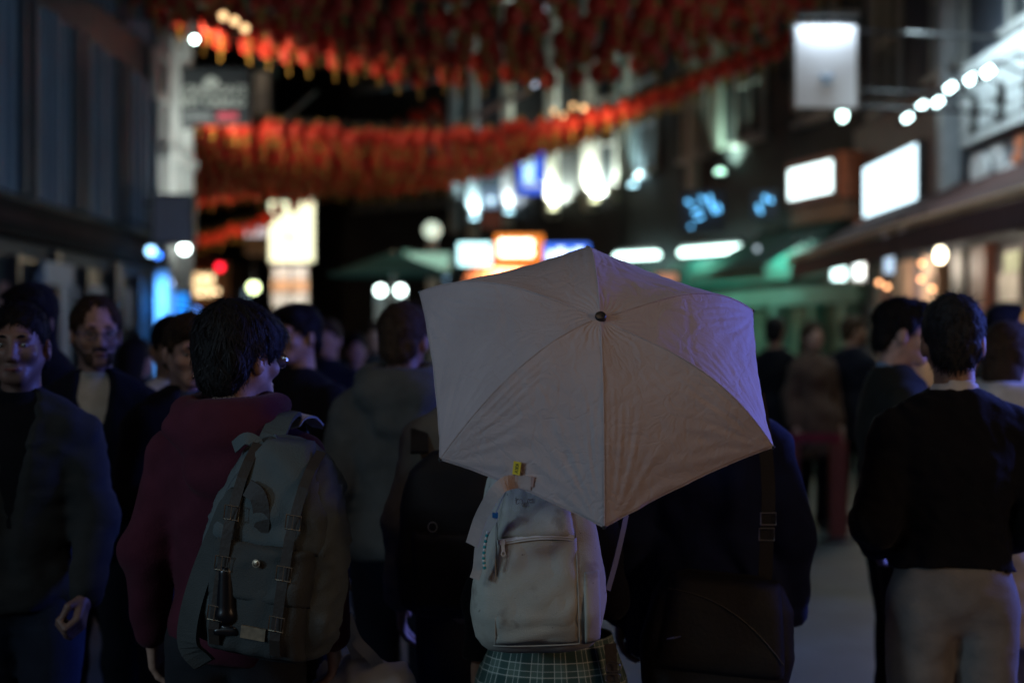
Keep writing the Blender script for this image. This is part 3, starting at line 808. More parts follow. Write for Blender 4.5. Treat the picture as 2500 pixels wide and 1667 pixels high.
tube_lamp('long white fluorescent tube over the green shopfront', FR2, 1664, 617, 1808, 606, .065)
tube_lamp('white fluorescent tube right of the umbrella tip', FR2, 1506, 627, 1604, 622, .065)
tube_lamp('short bright tube lamp between the green shop and the awning', FR2, 1868, 583, 1904, 577, .065)
for px, py, r in ((1848, 607, .055), (1942, 604, .06), (1980, 590, .03)):
    orb(f'{ {1848: "grey white round bulb beside the long fluorescent tube", 1942: "pale green round bulb under the short tube lamp", 1980: "tiny pale bulb at the end of the awning"}[px]}', px, py, 21, r, glow('pale_green_bulb', (.45, .8, .65), .9) if px != 1848 else glow('grey_bulb', (.7, .75, .85), 1.2), name='bulb_lamp', cat='bulb')
lamp('green_shop_light', 'AREA', f.pt(7, 1.6, 2.9), 22, (.45, 1, .68), 3.0, f.pt(7, .2, 1.4), size_y=.4)
# dark teal awning of the green shop
q = lambda u, off, z: f.pt(u, off, z)
uA, _ = f.hit(1700, 640, 1.5); uB, _ = f.hit(2040, 560, 1.5)
t = thing('awning', 'dark teal awning sloping out over the green shop', 'awning', q(uA, 1, 2.9))
mb = MB(); mb.hexa([q(uA, 1.6, 2.72), q(uA, 1.6, 2.75), q(uA, .26, 3.45), q(uA, .26, 3.42)], [q(f.L, 1.6, 2.72), q(f.L, 1.6, 2.75), q(f.L, .26, 3.45), q(f.L, .26, 3.42)]); mb.build('canvas', mat('dark_teal_canvas', (.025, .07, .065), .8), t)
mb = MB(); f.box(mb, uA, f.L, 1.605, 1.63, 2.55, 2.76); mb.build('valance', mat('dark_teal_canvas', (.025, .07, .065), .8), t)
box_sign('arrow_board', 'small orange board poking out just above the umbrella', 1606, 668, 1652, 690, 19, glow('dim_orange_board', (1, .42, .25), .45))

# ------------------------------------------------------------------ right awning and the shops under it
t = thing('awning', 'long dark red awning with a tan front rail along the right shops', 'awning', (4.4, 13, 2.7))
zr = 2.72
mb = MB(); mb.hexa([(3.86, 6, zr), (3.86, 6, zr + .03), (5.19, 6, zr + .75), (5.19, 6, zr + .72)], [(3.86, 19.6, zr), (3.86, 19.6, zr + .03), (5.19, 19.6, zr + .75), (5.19, 19.6, zr + .72)]); mb.build('canvas', mat('dark_red_canvas', (.06, .02, .02), .85), t)
mb = MB(); mb.tube([(3.84, 6, zr + .03), (3.84, 19.7, zr + .03)], .045, 8); mb.build('front_rail', mat('tan_rail', (.5, .3, .18), .45), t)
mb = MB(); mb.box((3.845, 6, zr - .24), (3.86, 19.6, zr - .02)); mb.build('valance', mat('maroon_valance', (.07, .025, .03), .8), t)
for Y in (7.5, 10.5, 13.5, 16.5, 19.3):
    mb = MB(); mb.tube([(3.88, Y, zr + .0), (5.18, Y, zr - .05)], .02, 6); mb.build('arm', FRAME, t)
lamp('awning_rail_light', 'AREA', (4.2, 11, 4.6), 16, (1, .72, .48), .5, (3.84, 13.5, 2.8), size_y=.5)
f = FR1
sf = thing('shopfront', 'brown lit shopfront under the long dark red awning', 'shopfront', (5.2, 15, 0))
for px, w, m_ in ((2275, .3, mat('tan_plaster', (.5, .34, .24), .6)), (2205, .3, mat('tan_plaster', (.5, .34, .24), .6)), (2150, .16, mat('rose_plaster', (.4, .25, .22), .6)), (2395, .25, mat('red_brown_wood', (.11, .035, .025), .5)), (2345, .2, mat('black_wood', (.015, .015, .016), .5))):
    u, _ = f.hit(px, 680, .1)
    mb = MB(); f.box(mb, u - w, u + w, .003, .14, 0, 2.66); mb.build('pillar', m_, sf)
for px, w, m_ in ((2240, .32, mat('mauve_panel', (.25, .2, .24), .5)), (2180, .5, mat('rose_panel', (.3, .19, .16), .5)), (2370, .3, PANEL), (2465, .9, mat('dim_window', (.06, .06, .08), .3, .5, 3))):
    u, _ = f.hit(px, 680, .05)
    mb = MB(); f.box(mb, u - w, u + w, .002 + .001 * (px % 7), .05 + .004 * (px % 7), .4, 2.6); mb.build('door_panel', m_, sf)
for px, py, w, h, m_ in ((2470, 640, .22, .22, mat('green_white_poster', (.4, .5, .4), .5, .5, 5)), (2462, 700, .3, .3, mat('pale_poster', (.4, .42, .46), .6, .25, 5)), (2490, 770, .25, .12, mat('ochre_poster', (.4, .25, .06), .5))):
    u, z = f.hit(px, py, .09)
    mb = MB(); f.box(mb, u - w, u + w, .075, .095, z - h / 2, z + h / 2); mb.build('poster', m_, sf)
for i, (px, py, wpx, hpx, Y, m_, lab) in enumerate(((2046, 662, 34, 44, 19, glow('cold_box_glow', (.8, 1, .95), 4), 'cold white box lamp under the end of the awning'),
        (2094, 657, 24, 50, 18, glow('pale_box_glow', (.75, .92, 1), 2.0), 'pale blue upright box lamp next to the cold white one'),
        (2168, 645, 22, 46, 16.5, glow('dim_box_glow', (.6, .72, .95), 1.1), 'dim blue grey upright box lamp further right'))):
    box_sign('box_lamp', lab, px - wpx / 2, py - hpx / 2, px + wpx / 2, py + hpx / 2, Y, m_, depth=.1, cat='lamp')
orb('bright cream lamp under the dark red awning', 2296, 622, 14.6, .085, glow('cream_lamp_glow', (1, .85, .62), 7.5), name='awning_lamp', sq=1.5)
lamp('awning_lamp_light', 'POINT', P(2290, 640, 14.4), 45, (1, .68, .42), .1)
lamp('awning_lamp_light', 'POINT', P(2150, 650, 17.5), 40, (1, .72, .55), .1)
for px, py, lab in ((2250, 643, 'highest of the three orange bulbs beside the cream awning lamp'), (2248, 682, 'middle of the three orange bulbs beside the cream awning lamp'), (2276, 705, 'lowest of the three orange bulbs beside the cream awning lamp'), (2146, 690, 'upper orange bulb by the mauve door'), (2166, 700, 'lower orange bulb by the mauve door')):
    orb(lab, px, py, 15.5, .035, glow('orange_bulb_glow', (1, .42, .18), 6.5), name='orange_bulb', cat='bulb')
for k, (px, py) in enumerate(((2120, 595), (2160, 578), (2200, 562), (2255, 548))):
    orb(f"{('farthest', 'second farthest', 'second nearest', 'nearest')[k]} dim lilac bulb in the row along the awning edge", px, py, 13.5 + (3 - k) * 1.6, .028, glow('dim_lilac_glow', (.6, .5, .6), 1.1), name='edge_bulb', cat='bulb', group='dim bulbs along the awning edge')

# belt barrier
t = thing('belt_barrier', 'rusty orange barrier posts with a red belt on the right pavement', 'barrier', (2.6, 11.6, 0))
for px in (2046, 1930):
    q = P(px, 1075, 11.6)
    MB().box((q.x - .065, 11.55, .03), (q.x + .065, 11.65, q.z)).build('post', mat('rusty_orange', (.2, .05, .02), .6), t)
    MB().lathe((q.x, 11.6, 0), [(.17, 0), (.17, .02), (.06, .035)], 16).build('base', FRAME, t)
a, b = P(1936, 1068, 11.52), P(2040, 1068, 11.52)
MB().box((a.x - .05, 11.5, a.z - .035), (b.x + .05, 11.52, a.z + .035)).build('belt', mat('red_belt', (.22, .006, .012), .6), t)

# ------------------------------------------------------------------ lanterns
LRED = mat('lantern_paper', (.52, .035, .02), .6, .25, 9, trans=.35)
LGOLD = mat('lantern_gold', (.3, .2, .035), .6, .3, 20)
prof = [(.035, -.12), (.07, -.112), (.104, -.07), (.116, 0), (.104, .07), (.07, .112), (.035, .12)]
def lantern_meshes():
    mb = MB(); n = 12; vs = []
    for r, z in prof:
        for k in range(n): vs.append((r * (1.05 if k % 2 else .95) * math.cos(2 * math.pi * k / n), r * (1.05 if k % 2 else .95) * math.sin(2 * math.pi * k / n), z))
    mb.add(vs, [(i * n + k, i * n + (k + 1) % n, i * n + n + (k + 1) % n, i * n + n + k) for i in range(len(prof) - 1) for k in range(n)])
    a = mb.mesh('lantern_shade', LRED)
    cp = MB().lathe((0, 0, .12), [(.04, 0), (.04, .022), (.008, .03), (.008, .07)], 8);     b = cp.mesh('lantern_cap', LGOLD)
    d = MB().lathe((0, 0, -.142), [(.012, 0), (.04, .004), (.04, .022)], 8).mesh('lantern_foot', LGOLD)
    ts = MB().lathe((0, 0, -.25), [(.02, 0), (.018, .05), (.009, .07), (.014, .09), (.005, .105)], 8)
    c = ts.mesh('lantern_tassel', LGOLD)
    return a, b, c, d
LS, LC, LT, LF = lantern_meshes()
n_lan = 0
stuff_v, stuff_xf = [], []
def lantern(p, label, group):
    global n_lan
    n_lan += 1
    t = thing('lantern', label, 'lantern', p, random.uniform(0, 6), group)
    for nm, me in (('lantern_shade', LS), ('cap', LC), ('foot', LF), ('tassel', LT)):
        o = bpy.data.objects.new(nm, me); col.objects.link(o); o.parent = t
    t.rotation_euler = (random.uniform(-.12, .12), random.uniform(-.12, .12), t.rotation_euler.z)
    t.scale = (1, 1, random.uniform(.95, 1.1))
ORD = 'first second third fourth fifth sixth seventh eighth ninth tenth'.split()
def ordinal(k):
    return f"{k}{'th' if 10 < k % 100 < 20 else {1: 'st', 2: 'nd', 3: 'rd'}.get(k % 10, 'th')}"
def string_row(Y, x0, x1, zmid, zl, zr, sp, label, group, single=True, low=.5, tilt=0):
    """one cable across the street with lanterns under it"""
    L = x1 - x0
    def z(t):
        # parabola through the ends with its low point near `low`
        a = (t - low) / (low if t < low else 1 - low)
        return zmid + ((zl if t < low else zr) - zmid) * a * a
    pts = [(x0 + L * k / 40, Y + tilt * k / 40, z(k / 40)) for k in range(41)]
    cb = MB().tube([(q[0], q[1], q[2] + .2) for q in pts], .008, 5).build('lantern_cable', mat('cable_black', (.02, .02, .02), .6))
    tag(cb, f'thin sagging cable carrying {label[1]}', 'cable', group + ' cables')
    n = int(L / sp)
    ph = random.uniform(.05, .95); seen = 0
    for k in range(n):
        t = (k + ph + random.uniform(-.25, .25)) / n
        p = Vector((x0 + L * t, Y + tilt * t + random.uniform(-.08, .08), z(t) + random.uniform(-.05, .05)))
        py = 833.5 - (p.z - .3 - CAM_H) / p.y * FPX; px = 1250 + p.x / p.y * FPX
        if py < -60 or px < 250 or px > 2250: continue
        seen += 1
        if single and n_lan < 300: lantern(p, label[0].format(ordinal(seen)), group)
        else: stuff_xf.append((p.x, p.y, p.z, random.uniform(0, 6), random.uniform(.95, 1.1)))
ROWS1 = ['nearest row overhead', 'second row overhead', 'third row overhead', 'fourth row overhead', 'fifth row overhead', 'sixth row overhead', 'seventh row overhead', 'eighth row overhead', 'front lowest row overhead']
for i in range(9):
    Y = 18.2 - i * .72
    nm = ROWS1[8 - i]
    string_row(Y, -4.55, 4.6, 5.0 + random.uniform(-.05, .08), 5.75, 6.35, .27, ('{} red paper lantern from the left in the ' + nm, f'the {nm} of red lanterns'), 'red lanterns overhead, ' + nm)
for i in range(10):
    Y = 20.9 + i * .8
    string_row(Y, -4.5 - i * .22 if i else -4.9, 4.6 - .25 * i, 4.62 + random.uniform(-.06, .06), 4.95 - .06 * i, 6.3, .25, ('{} red paper lantern from the left in the front row of the middle swag', f'the {ORD[i]} row from the front of the middle lantern swag'), 'red lanterns of the middle swag' + (' front row' if i == 0 else ' back rows'), single=(i == 0), low=.36)
for i in range(5):
    Y = 29.5 + i * 1.1
    string_row(Y, -8.6, -1.5, 4.78 + .1 * i, 5.0 + .05 * i, 6.6, .24, ('', f'the {ORD[i]} row of the far dim lanterns on the left'), 'far dim lantern rows', single=False, low=.3)
string_row(29.2, -7.2, -4.0, 3.66, 3.68, 4.75, .21, ('', 'the far orange lit lantern row beside the yellow lightbox'), 'far orange lantern row', single=False, low=.04)
def lantern_mass():
    V, Fq, mi = [], [], []
    base = [(np.array([v.co[:] for v in me.vertices]), [tuple(p.vertices) for p in me.polygons], k) for k, me in enumerate((LS, LC, LT, LF))]
    n = 0
    for x, y, z, r, s in stuff_xf:
        c, sn = math.cos(r), math.sin(r)
        M = np.array(((c, -sn, 0), (sn, c, 0), (0, 0, s)))
        for v, fs, k in base:
            V.append(v @ M.T + (x, y, z)); Fq += [tuple(i + n for i in q) for q in fs]; mi += [min(k, 1)] * len(fs); n += len(v)
    me = bpy.data.meshes.new('lantern_rows'); me.from_pydata(np.concatenate(V).tolist(), [], Fq)
    me.materials.append(LRED); me.materials.append(LGOLD); me.polygons.foreach_set('material_index', mi); me.update()
    o = link('lantern_rows', me); o['kind'] = 'stuff'; o['label'] = 'further rows of small red paper lanterns with gold tassels'; o['category'] = 'lanterns'
lantern_mass()
for i, (px, py, Y) in enumerate(((1352, 272, 21.6), (1377, 284, 21.2), (1399, 260, 21.2), (1425, 264, 20.8), (1393, 282, 21.4), (1318, 298, 22))):  # added glowing balls that imitate lanterns catching strong light
    c = P(px, py, Y)
    t = thing('lantern_glow_ball', ('leftmost', 'second from the left', 'lower middle', 'upper middle', 'second from the right', 'rightmost')[(1, 2, 4, 5, 3, 0)[i]] + ' glowing ball standing in for bright lit lanterns in the middle swag', 'bulb', c, 0, 'glowing balls in the middle swag')
    MB().ball(c, .04, 12).build('bulb', glow('swag_ball_glow', (1, .55, .25), 2.6), t)
    MB().tube([c + Vector((0, 0, .045)), c + Vector((0, 0, .3))], .008, 5).build('wire', FRAME, t)
for i, (px, py, Y, lab) in enumerate(((545, 40, 15, 'warm'), (573, 52, 15.2, 'warm'), (598, 70, 15.4, 'warm'))):
    c = P(px, py, Y)
    t = thing('lantern_glow_ball', ('upper left', 'middle', 'lower right')[i] + ' one of three glowing warm bulbs in the top left lanterns', 'bulb', c, 0, 'warm bulbs at the top left')
    MB().ball(c, .045, 12).build('bulb', glow('swag_ball_glow', (1, .6, .28), 2.6), t)
    MB().tube([c + Vector((0, 0, .045)), c + Vector((0, 0, .3))], .008, 5).build('wire', FRAME, t)
for px, py, lab in ((1327, 22, 'grey white bulb above the middle of the lanterns'), (1255, 4, 'grey white bulb at the top edge of the view'), (1305, 206, 'grey lilac bulb between the two lantern swags')):
    orb(lab, px, py, 20, .06, glow('grey_lilac_glow', (.6, .6, .75), 1.4), name='bulb_lamp', cat='bulb')
# pale gutter behind the middle swag
t = MB().tube([P(1120, 300, 29), P(1290, 222, 27)], .07, 8).build('gutter', glow('x', (0, 0, 0), 0) if False else mat('pale_blue_gutter', (.3, .38, .5), .5))
tag(t, 'pale blue grey gutter line rising behind the middle lantern swag', 'gutter')
# ================================================================== people
def child(name, me, parent):
    o = bpy.data.objects.new(name, me); col.objects.link(o); o.parent = parent
    return o

def hand_solid():
    S = Sdf(.008)
    for y, r in ((-.027, .0125), (-.009, .0135), (.009, .0135), (.025, .012)):
        S.cone((0, y * .55, -.012), (-.003, y, -.085), .015, r)
    for y, L, c in ((-.029, .074, .7), (-.0095, .084, .8), (.0095, .078, .9), (.027, .06, 1.0)):
        a = np.array((-.004, y, -.09)); b = a + (-.013 * c, y * .05, -.42 * L)
        d = b + (-.024 * c, 0, -.30 * L); e = d + (-.022 * c, 0, -.16 * L)
        S.cone(a, b, .0095, .0088, .004).cone(b, d, .0088, .008, .004).cone(d, e, .008, .0068, .004)
    S.cone((-.004, -.022, -.028), (-.012, -.05, -.058), .015, .0115, .008).cone((-.012, -.05, -.058), (-.02, -.058, -.088), .011, .0088, .004)
    S.cone((0, 0, .03), (0, 0, -.02), .027, .024, .01)
    lo, hi = S.bounds(); lo -= .01; hi += .01
    ax = [np.arange(lo[i], hi[i], .004) for i in range(3)]
    F = S.field(*ax)
    return nets(F, *ax)
HAND_V, HAND_F = hand_solid()

def fist_solid():
    S = Sdf(.008)
    for y, r in ((-.027, .0135), (-.009, .0145), (.009, .0145), (.025, .013)):
        S.cone((0, y * .55, -.012), (-.003, y, -.08), .016, r)
    for y, c in ((-.029, .95), (-.0095, 1.05), (.0095, 1.03), (.027, .9)):
        a = np.array((-.003, y, -.085)); b = a + (-.03 * c, 0, -.03 * c); d = b + (-.022 * c, 0, .026 * c); e = d + (.012, 0, .018)
        S.cone(a, b, .0105, .0098, .004).cone(b, d, .0098, .009, .004).cone(d, e, .009, .0078, .004)
    S.cone((-.006, -.022, -.028), (-.028, -.046, -.055), .015, .0115, .008).cone((-.028, -.046, -.055), (-.046, -.03, -.085), .011, .009, .004)
    S.cone((0, 0, .03), (0, 0, -.02), .027, .024, .01)
    lo, hi = S.bounds(); lo -= .01; hi += .01
    ax = [np.arange(lo[i], hi[i], .004) for i in range(3)]
    return nets(S.field(*ax), *ax)
FIST_V, FIST_F = fist_solid()

def hand_at(wrist, elbow, side, scale=1.0, roll=0, fist=False):
    d = (Vector(wrist) - Vector(elbow)).normalized()
    q = Vector((0, 0, -1)).rotation_difference(d).to_matrix() @ Matrix.Rotation(R(roll) * side, 3, 'Z')
    V = (FIST_V if fist else HAND_V).copy() * scale
    Fh = FIST_F if fist else HAND_F
    if side < 0:
        V[:, 0] *= -1; Fh = Fh[:, ::-1]
    return V @ np.array(q).T + np.array(wrist), Fh

ARM_DOWN = ((.222, .04, 1.13), (.236, -.05, .89))
PIV = np.array((0, .02, 1.52))

def head_tf(hy, hp, lean=(0, 0)):
    M = np.array((Matrix.Rotation(R(hy), 3, 'Z') @ Matrix.Rotation(R(hp), 3, 'X')))
    def T(p): return PIV + M @ (np.array(p, float) - PIV)
    return M, T

def add_head(S, M, T, lod):
    S.ell(T((0, .018, 1.668)), (.074, .095, .088), M, .02)
    S.ell(T((0, -.02, 1.625)), (.06, .078, .09), M, .02)
    S.cone(T((-.014, -.07, 1.546)), T((.014, -.07, 1.546)), .02, .02, .025)
    for s in (-1, 1):
        S.cone(T((s * .05, .0, 1.59)), T((s * .018, -.062, 1.552)), .018, .018, .03)
        S.ell(T((s * .044, -.064, 1.61)), (.022, .022, .02), M, .02)
        S.ell(T((s * .079, .012, 1.622)), (.011, .02, .033), M @ np.array(Matrix.Rotation(R(s * 18), 3, 'Z')), .006)
        if lod == 0:
            S.ell(T((s * .083, .006, 1.626)), (.006, .009, .017), M, .004, sub=True)
    if lod < 2:
        for s in (-1, 1):
            S.ell(T((s * .031, -.106, 1.638)), (.021, .026, .0135), M, .012, sub=True)
        S.cone(T((-.04, -.083, 1.662)), T((.04, -.083, 1.662)), .012, .012, .016)
        S.cone(T((0, -.09, 1.65)), T((0, -.106, 1.604)), .009, .0125, .012)
        for s in (-1, 1): S.ell(T((s * .012, -.1, 1.597)), (.009, .01, .008), M, .006)
        S.ell(T((0, -.089, 1.572)), (.024, .012, .007), M, .006)
        S.ell(T((0, -.087, 1.561)), (.02, .012, .007), M, .006)
        S.cone(T((-.016, -.102, 1.567)), T((.016, -.102, 1.567)), .0025, .0025, .004, sub=True)
    S.cone((0, .03, 1.43), T((0, .022, 1.6)), .06, .054, .03)

def torso_ops(S, b, sh, belly=0, k=.045):
    for sx in (-1, 1):
        S.cone((sx * .03, .022, 1.435), (sx * (sh - .035), .012, 1.368), .062 + b * .6, .056 + b, k)
    S.ell((0, .008, 1.28), (sh - .022 + b, .108 + b, .19 + b), None, k)
    S.ell((0, -.005 - belly * .3, 1.08), (sh - .045 + b + belly * .5, .098 + b + belly, .2), None, k)
    S.ell((0, .012, .93), (sh - .022 + b, .11 + b, .14), None, k)

def arm_ops(S, arms, b, sh, k=.026, upto=1.0):
    b = b * .72
    for sx, (e, w) in zip((-1, 1), arms):
        a = (sx * (sh - .014), .012, 1.366)
        dx = sh - .172
        e = (sx * (e[0] + dx), e[1], e[2]); w = np.array((sx * (w[0] + dx), w[1], w[2]))
        w2 = np.array(e) + (w - np.array(e)) * upto
        S.cone(a, e, .053 + b, .041 + b, k)
        S.cone(e, w2, .041 + b, .029 + b * .9, k)

def hair_clip(T, M, p_front, p_nape):
    a, b = T(p_front), T(p_nape)
    nrm = np.cross(M @ np.array((1., 0, 0)), b - a); nrm /= np.linalg.norm(nrm)
    if nrm[2] > 0: nrm = -nrm
    return lambda X: (X - a) @ nrm                      # positive (removed) below the line

def person(label, loc, yaw, h, skin, top, trousers, hair, head=(0, 0), arms=None, lod=1, sh=.172, shirt=None, roll=0,
           brows=True, beard=None, glasses=False, stride=0, group=None, name='person', belly=0, skirt=None, fist=False):
    root = thing(name, label, 'person', (loc[0], loc[1], 0), R(yaw), group)
    s = h / 1.76
    root.scale = (s, s, s)
    arms = arms or (ARM_DOWN, ARM_DOWN)
    hy, hp = head
    M, T = head_tf(hy, hp)
    # body: one continuous figure
    S = Sdf(.03)
    torso_ops(S, -.014, sh, belly)
    arm_ops(S, arms, -.006, sh)
    for sx in (-1, 1):
        kx, ky = sx * .1, -.015
        S.cone((sx * .088, .015, .9), (kx, ky - stride * sx * .3, .49), .074, .052, .03)
        S.cone((kx, ky - stride * sx * .3, .49), (sx * .1, .03 - stride * sx * .7, .09), .05, .036, .03)
        S.cone((sx * .1, .03 - stride * sx * .7, .05), (sx * .11, -.1 - stride * sx * .7, .035), .038, .033, .03)
    add_head(S, M, T, lod)
    hands = []
    for sx, (e, w) in zip((-1, 1), arms):
        hands.append(hand_at((sx * (w[0] + sh - .172), w[1], w[2]), (sx * (e[0] + sh - .172), e[1], e[2]), sx, 1.0, roll, fist and sx > 0))
    fz = (.0055, .009, .014)[lod]
    g = [(fz, .022, -.115, .115), (fz, .022, -.15, .15), (fz, .022, 1.47, 1.79)]
    child('body', sdf_mesh('body', S, g, skin, extra=hands), root)
    # trousers, shoes
    if trousers:
        S = Sdf(.04)
        S.ell((0, .012, .95), (sh - .014, .128, .14), None, .04)
        for sx in (-1, 1):
            S.cone((sx * .09, .015, .88), (sx * .1, -.012 - stride * sx * .3, .5), .098, .076, .035)
            S.cone((sx * .1, -.012 - stride * sx * .3, .5), (sx * .1, .025 - stride * sx * .7, .07), .076, .062, .03)
        child('trousers', sdf_mesh('trousers', S, .013 if lod == 0 else .018, trousers, clip=lambda X: np.maximum(.06 - X[..., 2], X[..., 2] - min(1.03, top.get('hem', .86) + .008 if top.get('hem', .86) > .9 else 1.03)),
              wr=[(.006, 11, (1, 1, 1.3), 5), (.0025, 30, (1, 1, 1.5), 9)]), root)
    for sx in (-1, 1):
        S = Sdf(.02)
        S.cone((sx * .1, .045 - stride * sx * .7, .05), (sx * .112, -.12 - stride * sx * .7, .042), .046, .04)
        child('shoe', sdf_mesh('shoe', S, .014, mat('shoe_leather', (.02, .02, .022), .5), clip=lambda X: .004 - X[..., 2]), root)
    # top
    tm, b, hem = top['mat'], top.get('bulk', .024), top.get('hem', .86)
    S = Sdf(.05)
    torso_ops(S, b, sh, belly)
    if hem < .82:
        S.cone((0, .012, .95), (0, .012, hem - .05), sh - .0 + b, sh + .02 + b, .05)
    arm_ops(S, arms, b, sh, .026, top.get('sleeve', .93))
    cz = top.get('collar')
    if cz == 'stand':
        S.torus((0, .02, 1.49), .062, .02, np.array(Matrix.Rotation(R(14), 3, 'X')), .02)
    elif cz == 'round':
        S.torus((0, .02, 1.468), .066, .012, np.array(Matrix.Rotation(R(16), 3, 'X')), .02)
    elif cz == 'hood':
        S.torus((0, .045, 1.5), .092, .042, np.array(Matrix.Rotation(R(-8), 3, 'X')), .018, sc=(1.2, 1.05))
        S.ell((0, .115, 1.455), (.165, .075, .075), np.array(Matrix.Rotation(R(-14), 3, 'X')), .016)
        S.ell((0, .13, 1.43), (.135, .06, .075), np.array(Matrix.Rotation(R(-18), 3, 'X')), .016)
        S.ell((0, .15, 1.35), (.1, .04, .065), None, .02)
    elif cz == 'hood_up':
        S.ell(T((0, .03, 1.665)), (.094, .112, .115), M, .03)
        S.torus((0, .03, 1.47), .085, .045, np.array(Matrix.Rotation(R(10), 3, 'X')), .02).cone((0, .05, 1.47), T((0, .05, 1.58)), .09, .085, .03)
    if shirt:
        S.cone((0, -.085, 1.5), (0, -.155, 1.3), .075, .05, .012, sub=True).cone((0, -.155, 1.3), (0, -.15, top.get('vee', 1.15)), .05, .02, .012, sub=True)
    if cz == 'hood_up':
        S.ell(T((0, -.11, 1.635)), (.072, .09, .1), M, .02, sub=True)
    hemf = lambda X: hem + .012 * np.sin(X[..., 0] * 14 + 1) - X[..., 2]
    if lod == 0: gt = .0095
    elif lod == 1: gt = .014
    else: gt = .019
    wa = top.get('fold', 1)
    child(top.get('name', 'jacket'), sdf_mesh('top', S, gt, tm, clip=hemf,
          wr=[(.010 * wa, 9, (1, 1, .9), top.get('seed', 3)), (.0055 * wa, 24, (1, .8, 1.5), top.get('seed', 3) + 50)]), root)
    if shirt:
        S = Sdf(.04)
        torso_ops(S, .012, sh, belly)
        S.torus((0, .02, 1.482), .061, .011, np.array(Matrix.Rotation(R(14), 3, 'X')), .012).torus((0, .021, 1.505), .058, .011, np.array(Matrix.Rotation(R(14), 3, 'X')), .012)
        child('shirt', sdf_mesh('shirt', S, .014, shirt, clip=lambda X: 1.03 - X[..., 2], wr=[(.0012, 18, (1, 1, .6), 2)]), root)
    if skirt:
        pr = [(.182, 1.03), (.19, 1.0), (.225, .9), (.25, .74), (.27, .56)]
        n, vs, fs = 96, [], []
        for i, (r, z) in enumerate(pr):
            for k in range(n):
                t = 2 * math.pi * k / n
                pl = 1 + (.035 * (abs(((k / n * 22) % 1) - .5) * 2 - .5)) * (i / 4)
                vs.append((r * pl * math.cos(t), .012 + r * .82 * pl * math.sin(t), z))
        fs = [(i * n + k, i * n + n + k, i * n + n + (k + 1) % n, i * n + (k + 1) % n) for i in range(len(pr) - 1) for k in range(n)]
        mb = MB(); mb.add(vs, fs)
        o = child('skirt', mb.mesh('skirt', skirt), root)
        so = o.modifiers.new('cloth_thickness', 'SOLIDIFY'); so.thickness = .006
    # hair
    st, hm = hair
    S = Sdf(.02)
    clip = None
    wr = [(.004, 38, (1, 1, .5), 4), (.003, 90, (1, 1, .4), 6)]
    if st == 'short':
        S.ell(T((0, .022, 1.676)), (.085, .103, .094), M)
        S.ell(T((0, -.045, 1.722)), (.07, .055, .04), M, .02)
        S.ell(T((0, .07, 1.61)), (.07, .045, .075), M, .02)
        for q in (-1, 1): S.cone(T((q * .07, -.022, 1.66)), T((q * .068, -.02, 1.615)), .012, .008, .01)
        clip0 = hair_clip(T, M, (0, -.1, 1.7), (0, .1, 1.545))
        def clip(X): return clip0(X) + .007 * wrinkle(X, 45, (1, 1, .3), 77)
    elif st == 'crop':
        S.ell(T((0, .022, 1.676)), (.08, .1, .092), M)
        S.ell(T((0, .07, 1.61)), (.07, .045, .075), M, .02)
        clip0 = hair_clip(T, M, (0, -.1, 1.722), (0, .1, 1.545))
        def clip(X): return clip0(X) + .009 * wrinkle(X, 45, (1, 1, .3), 77)
    elif st == 'bob':
        S.ell(T((0, .025, 1.674)), (.09, .108, .096), M)
        S.cone(T((0, .05, 1.64)), T((0, .06, 1.56)), .088, .08, .04)
        S.ell(T((0, -.085, 1.6)), (.062, .06, .09), M, .02, sub=True)
    elif st == 'receding':
        S.ell(T((0, .026, 1.674)), (.086, .102, .094), M)
        S.ell(T((0, -.075, 1.705)), (.05, .04, .05), M, .02, sub=True)
        clip = hair_clip(T, M, (0, -.075, 1.705), (0, .1, 1.565))
    elif st == 'mop':
        S.ell(T((0, .022, 1.686)), (.106, .122, .104), M)
        S.ell(T((0, -.055, 1.7)), (.08, .06, .055), M, .03)
        S.ell(T((0, .068, 1.625)), (.088, .062, .1), M, .03)
        clip0_ = hair_clip(T, M, (0, -.11, 1.655), (0, .1, 1.52))
        clip0 = lambda X: clip0_(X) + .01 * wrinkle(X, 40, (1, 1, .3), 78)
        def clip(X):
            d = clip0(X)
            ear = np.minimum(np.linalg.norm((X - T((.095, -.005, 1.615))) / np.array((1, 1, 1.0)), axis=-1),
                             np.linalg.norm(X - T((-.095, -.005, 1.615)), axis=-1)) - .046
            return np.maximum(d, -ear)
    elif st == 'long':
        S.ell(T((0, .025, 1.674)), (.089, .108, .096), M)
        S.cone(T((0, .055, 1.64)), (0, .1, 1.36), .086, .075, .04)
        S.ell(T((0, -.085, 1.6)), (.062, .06, .09), M, .02, sub=True)
    elif st == 'beanie':
        S.ell(T((0, .02, 1.69)), (.089, .108, .1), M)
        S.torus(T((0, .015, 1.675)), .088, .012, M, .02, sc=(1, 1.17))
        clip = lambda X: T((0, 0, 1.66))[2] - X[..., 2]
    if st in ('beanie',):
        child('beanie', sdf_mesh('beanie', S, .009, hm, clip=clip, wr=[(.001, 60, (1, 1, .3), 3)]), root)
    elif st:
        child('hair', sdf_mesh('hair', S, (.006, .008, .012)[lod], hm, clip=clip, wr=wr), root)
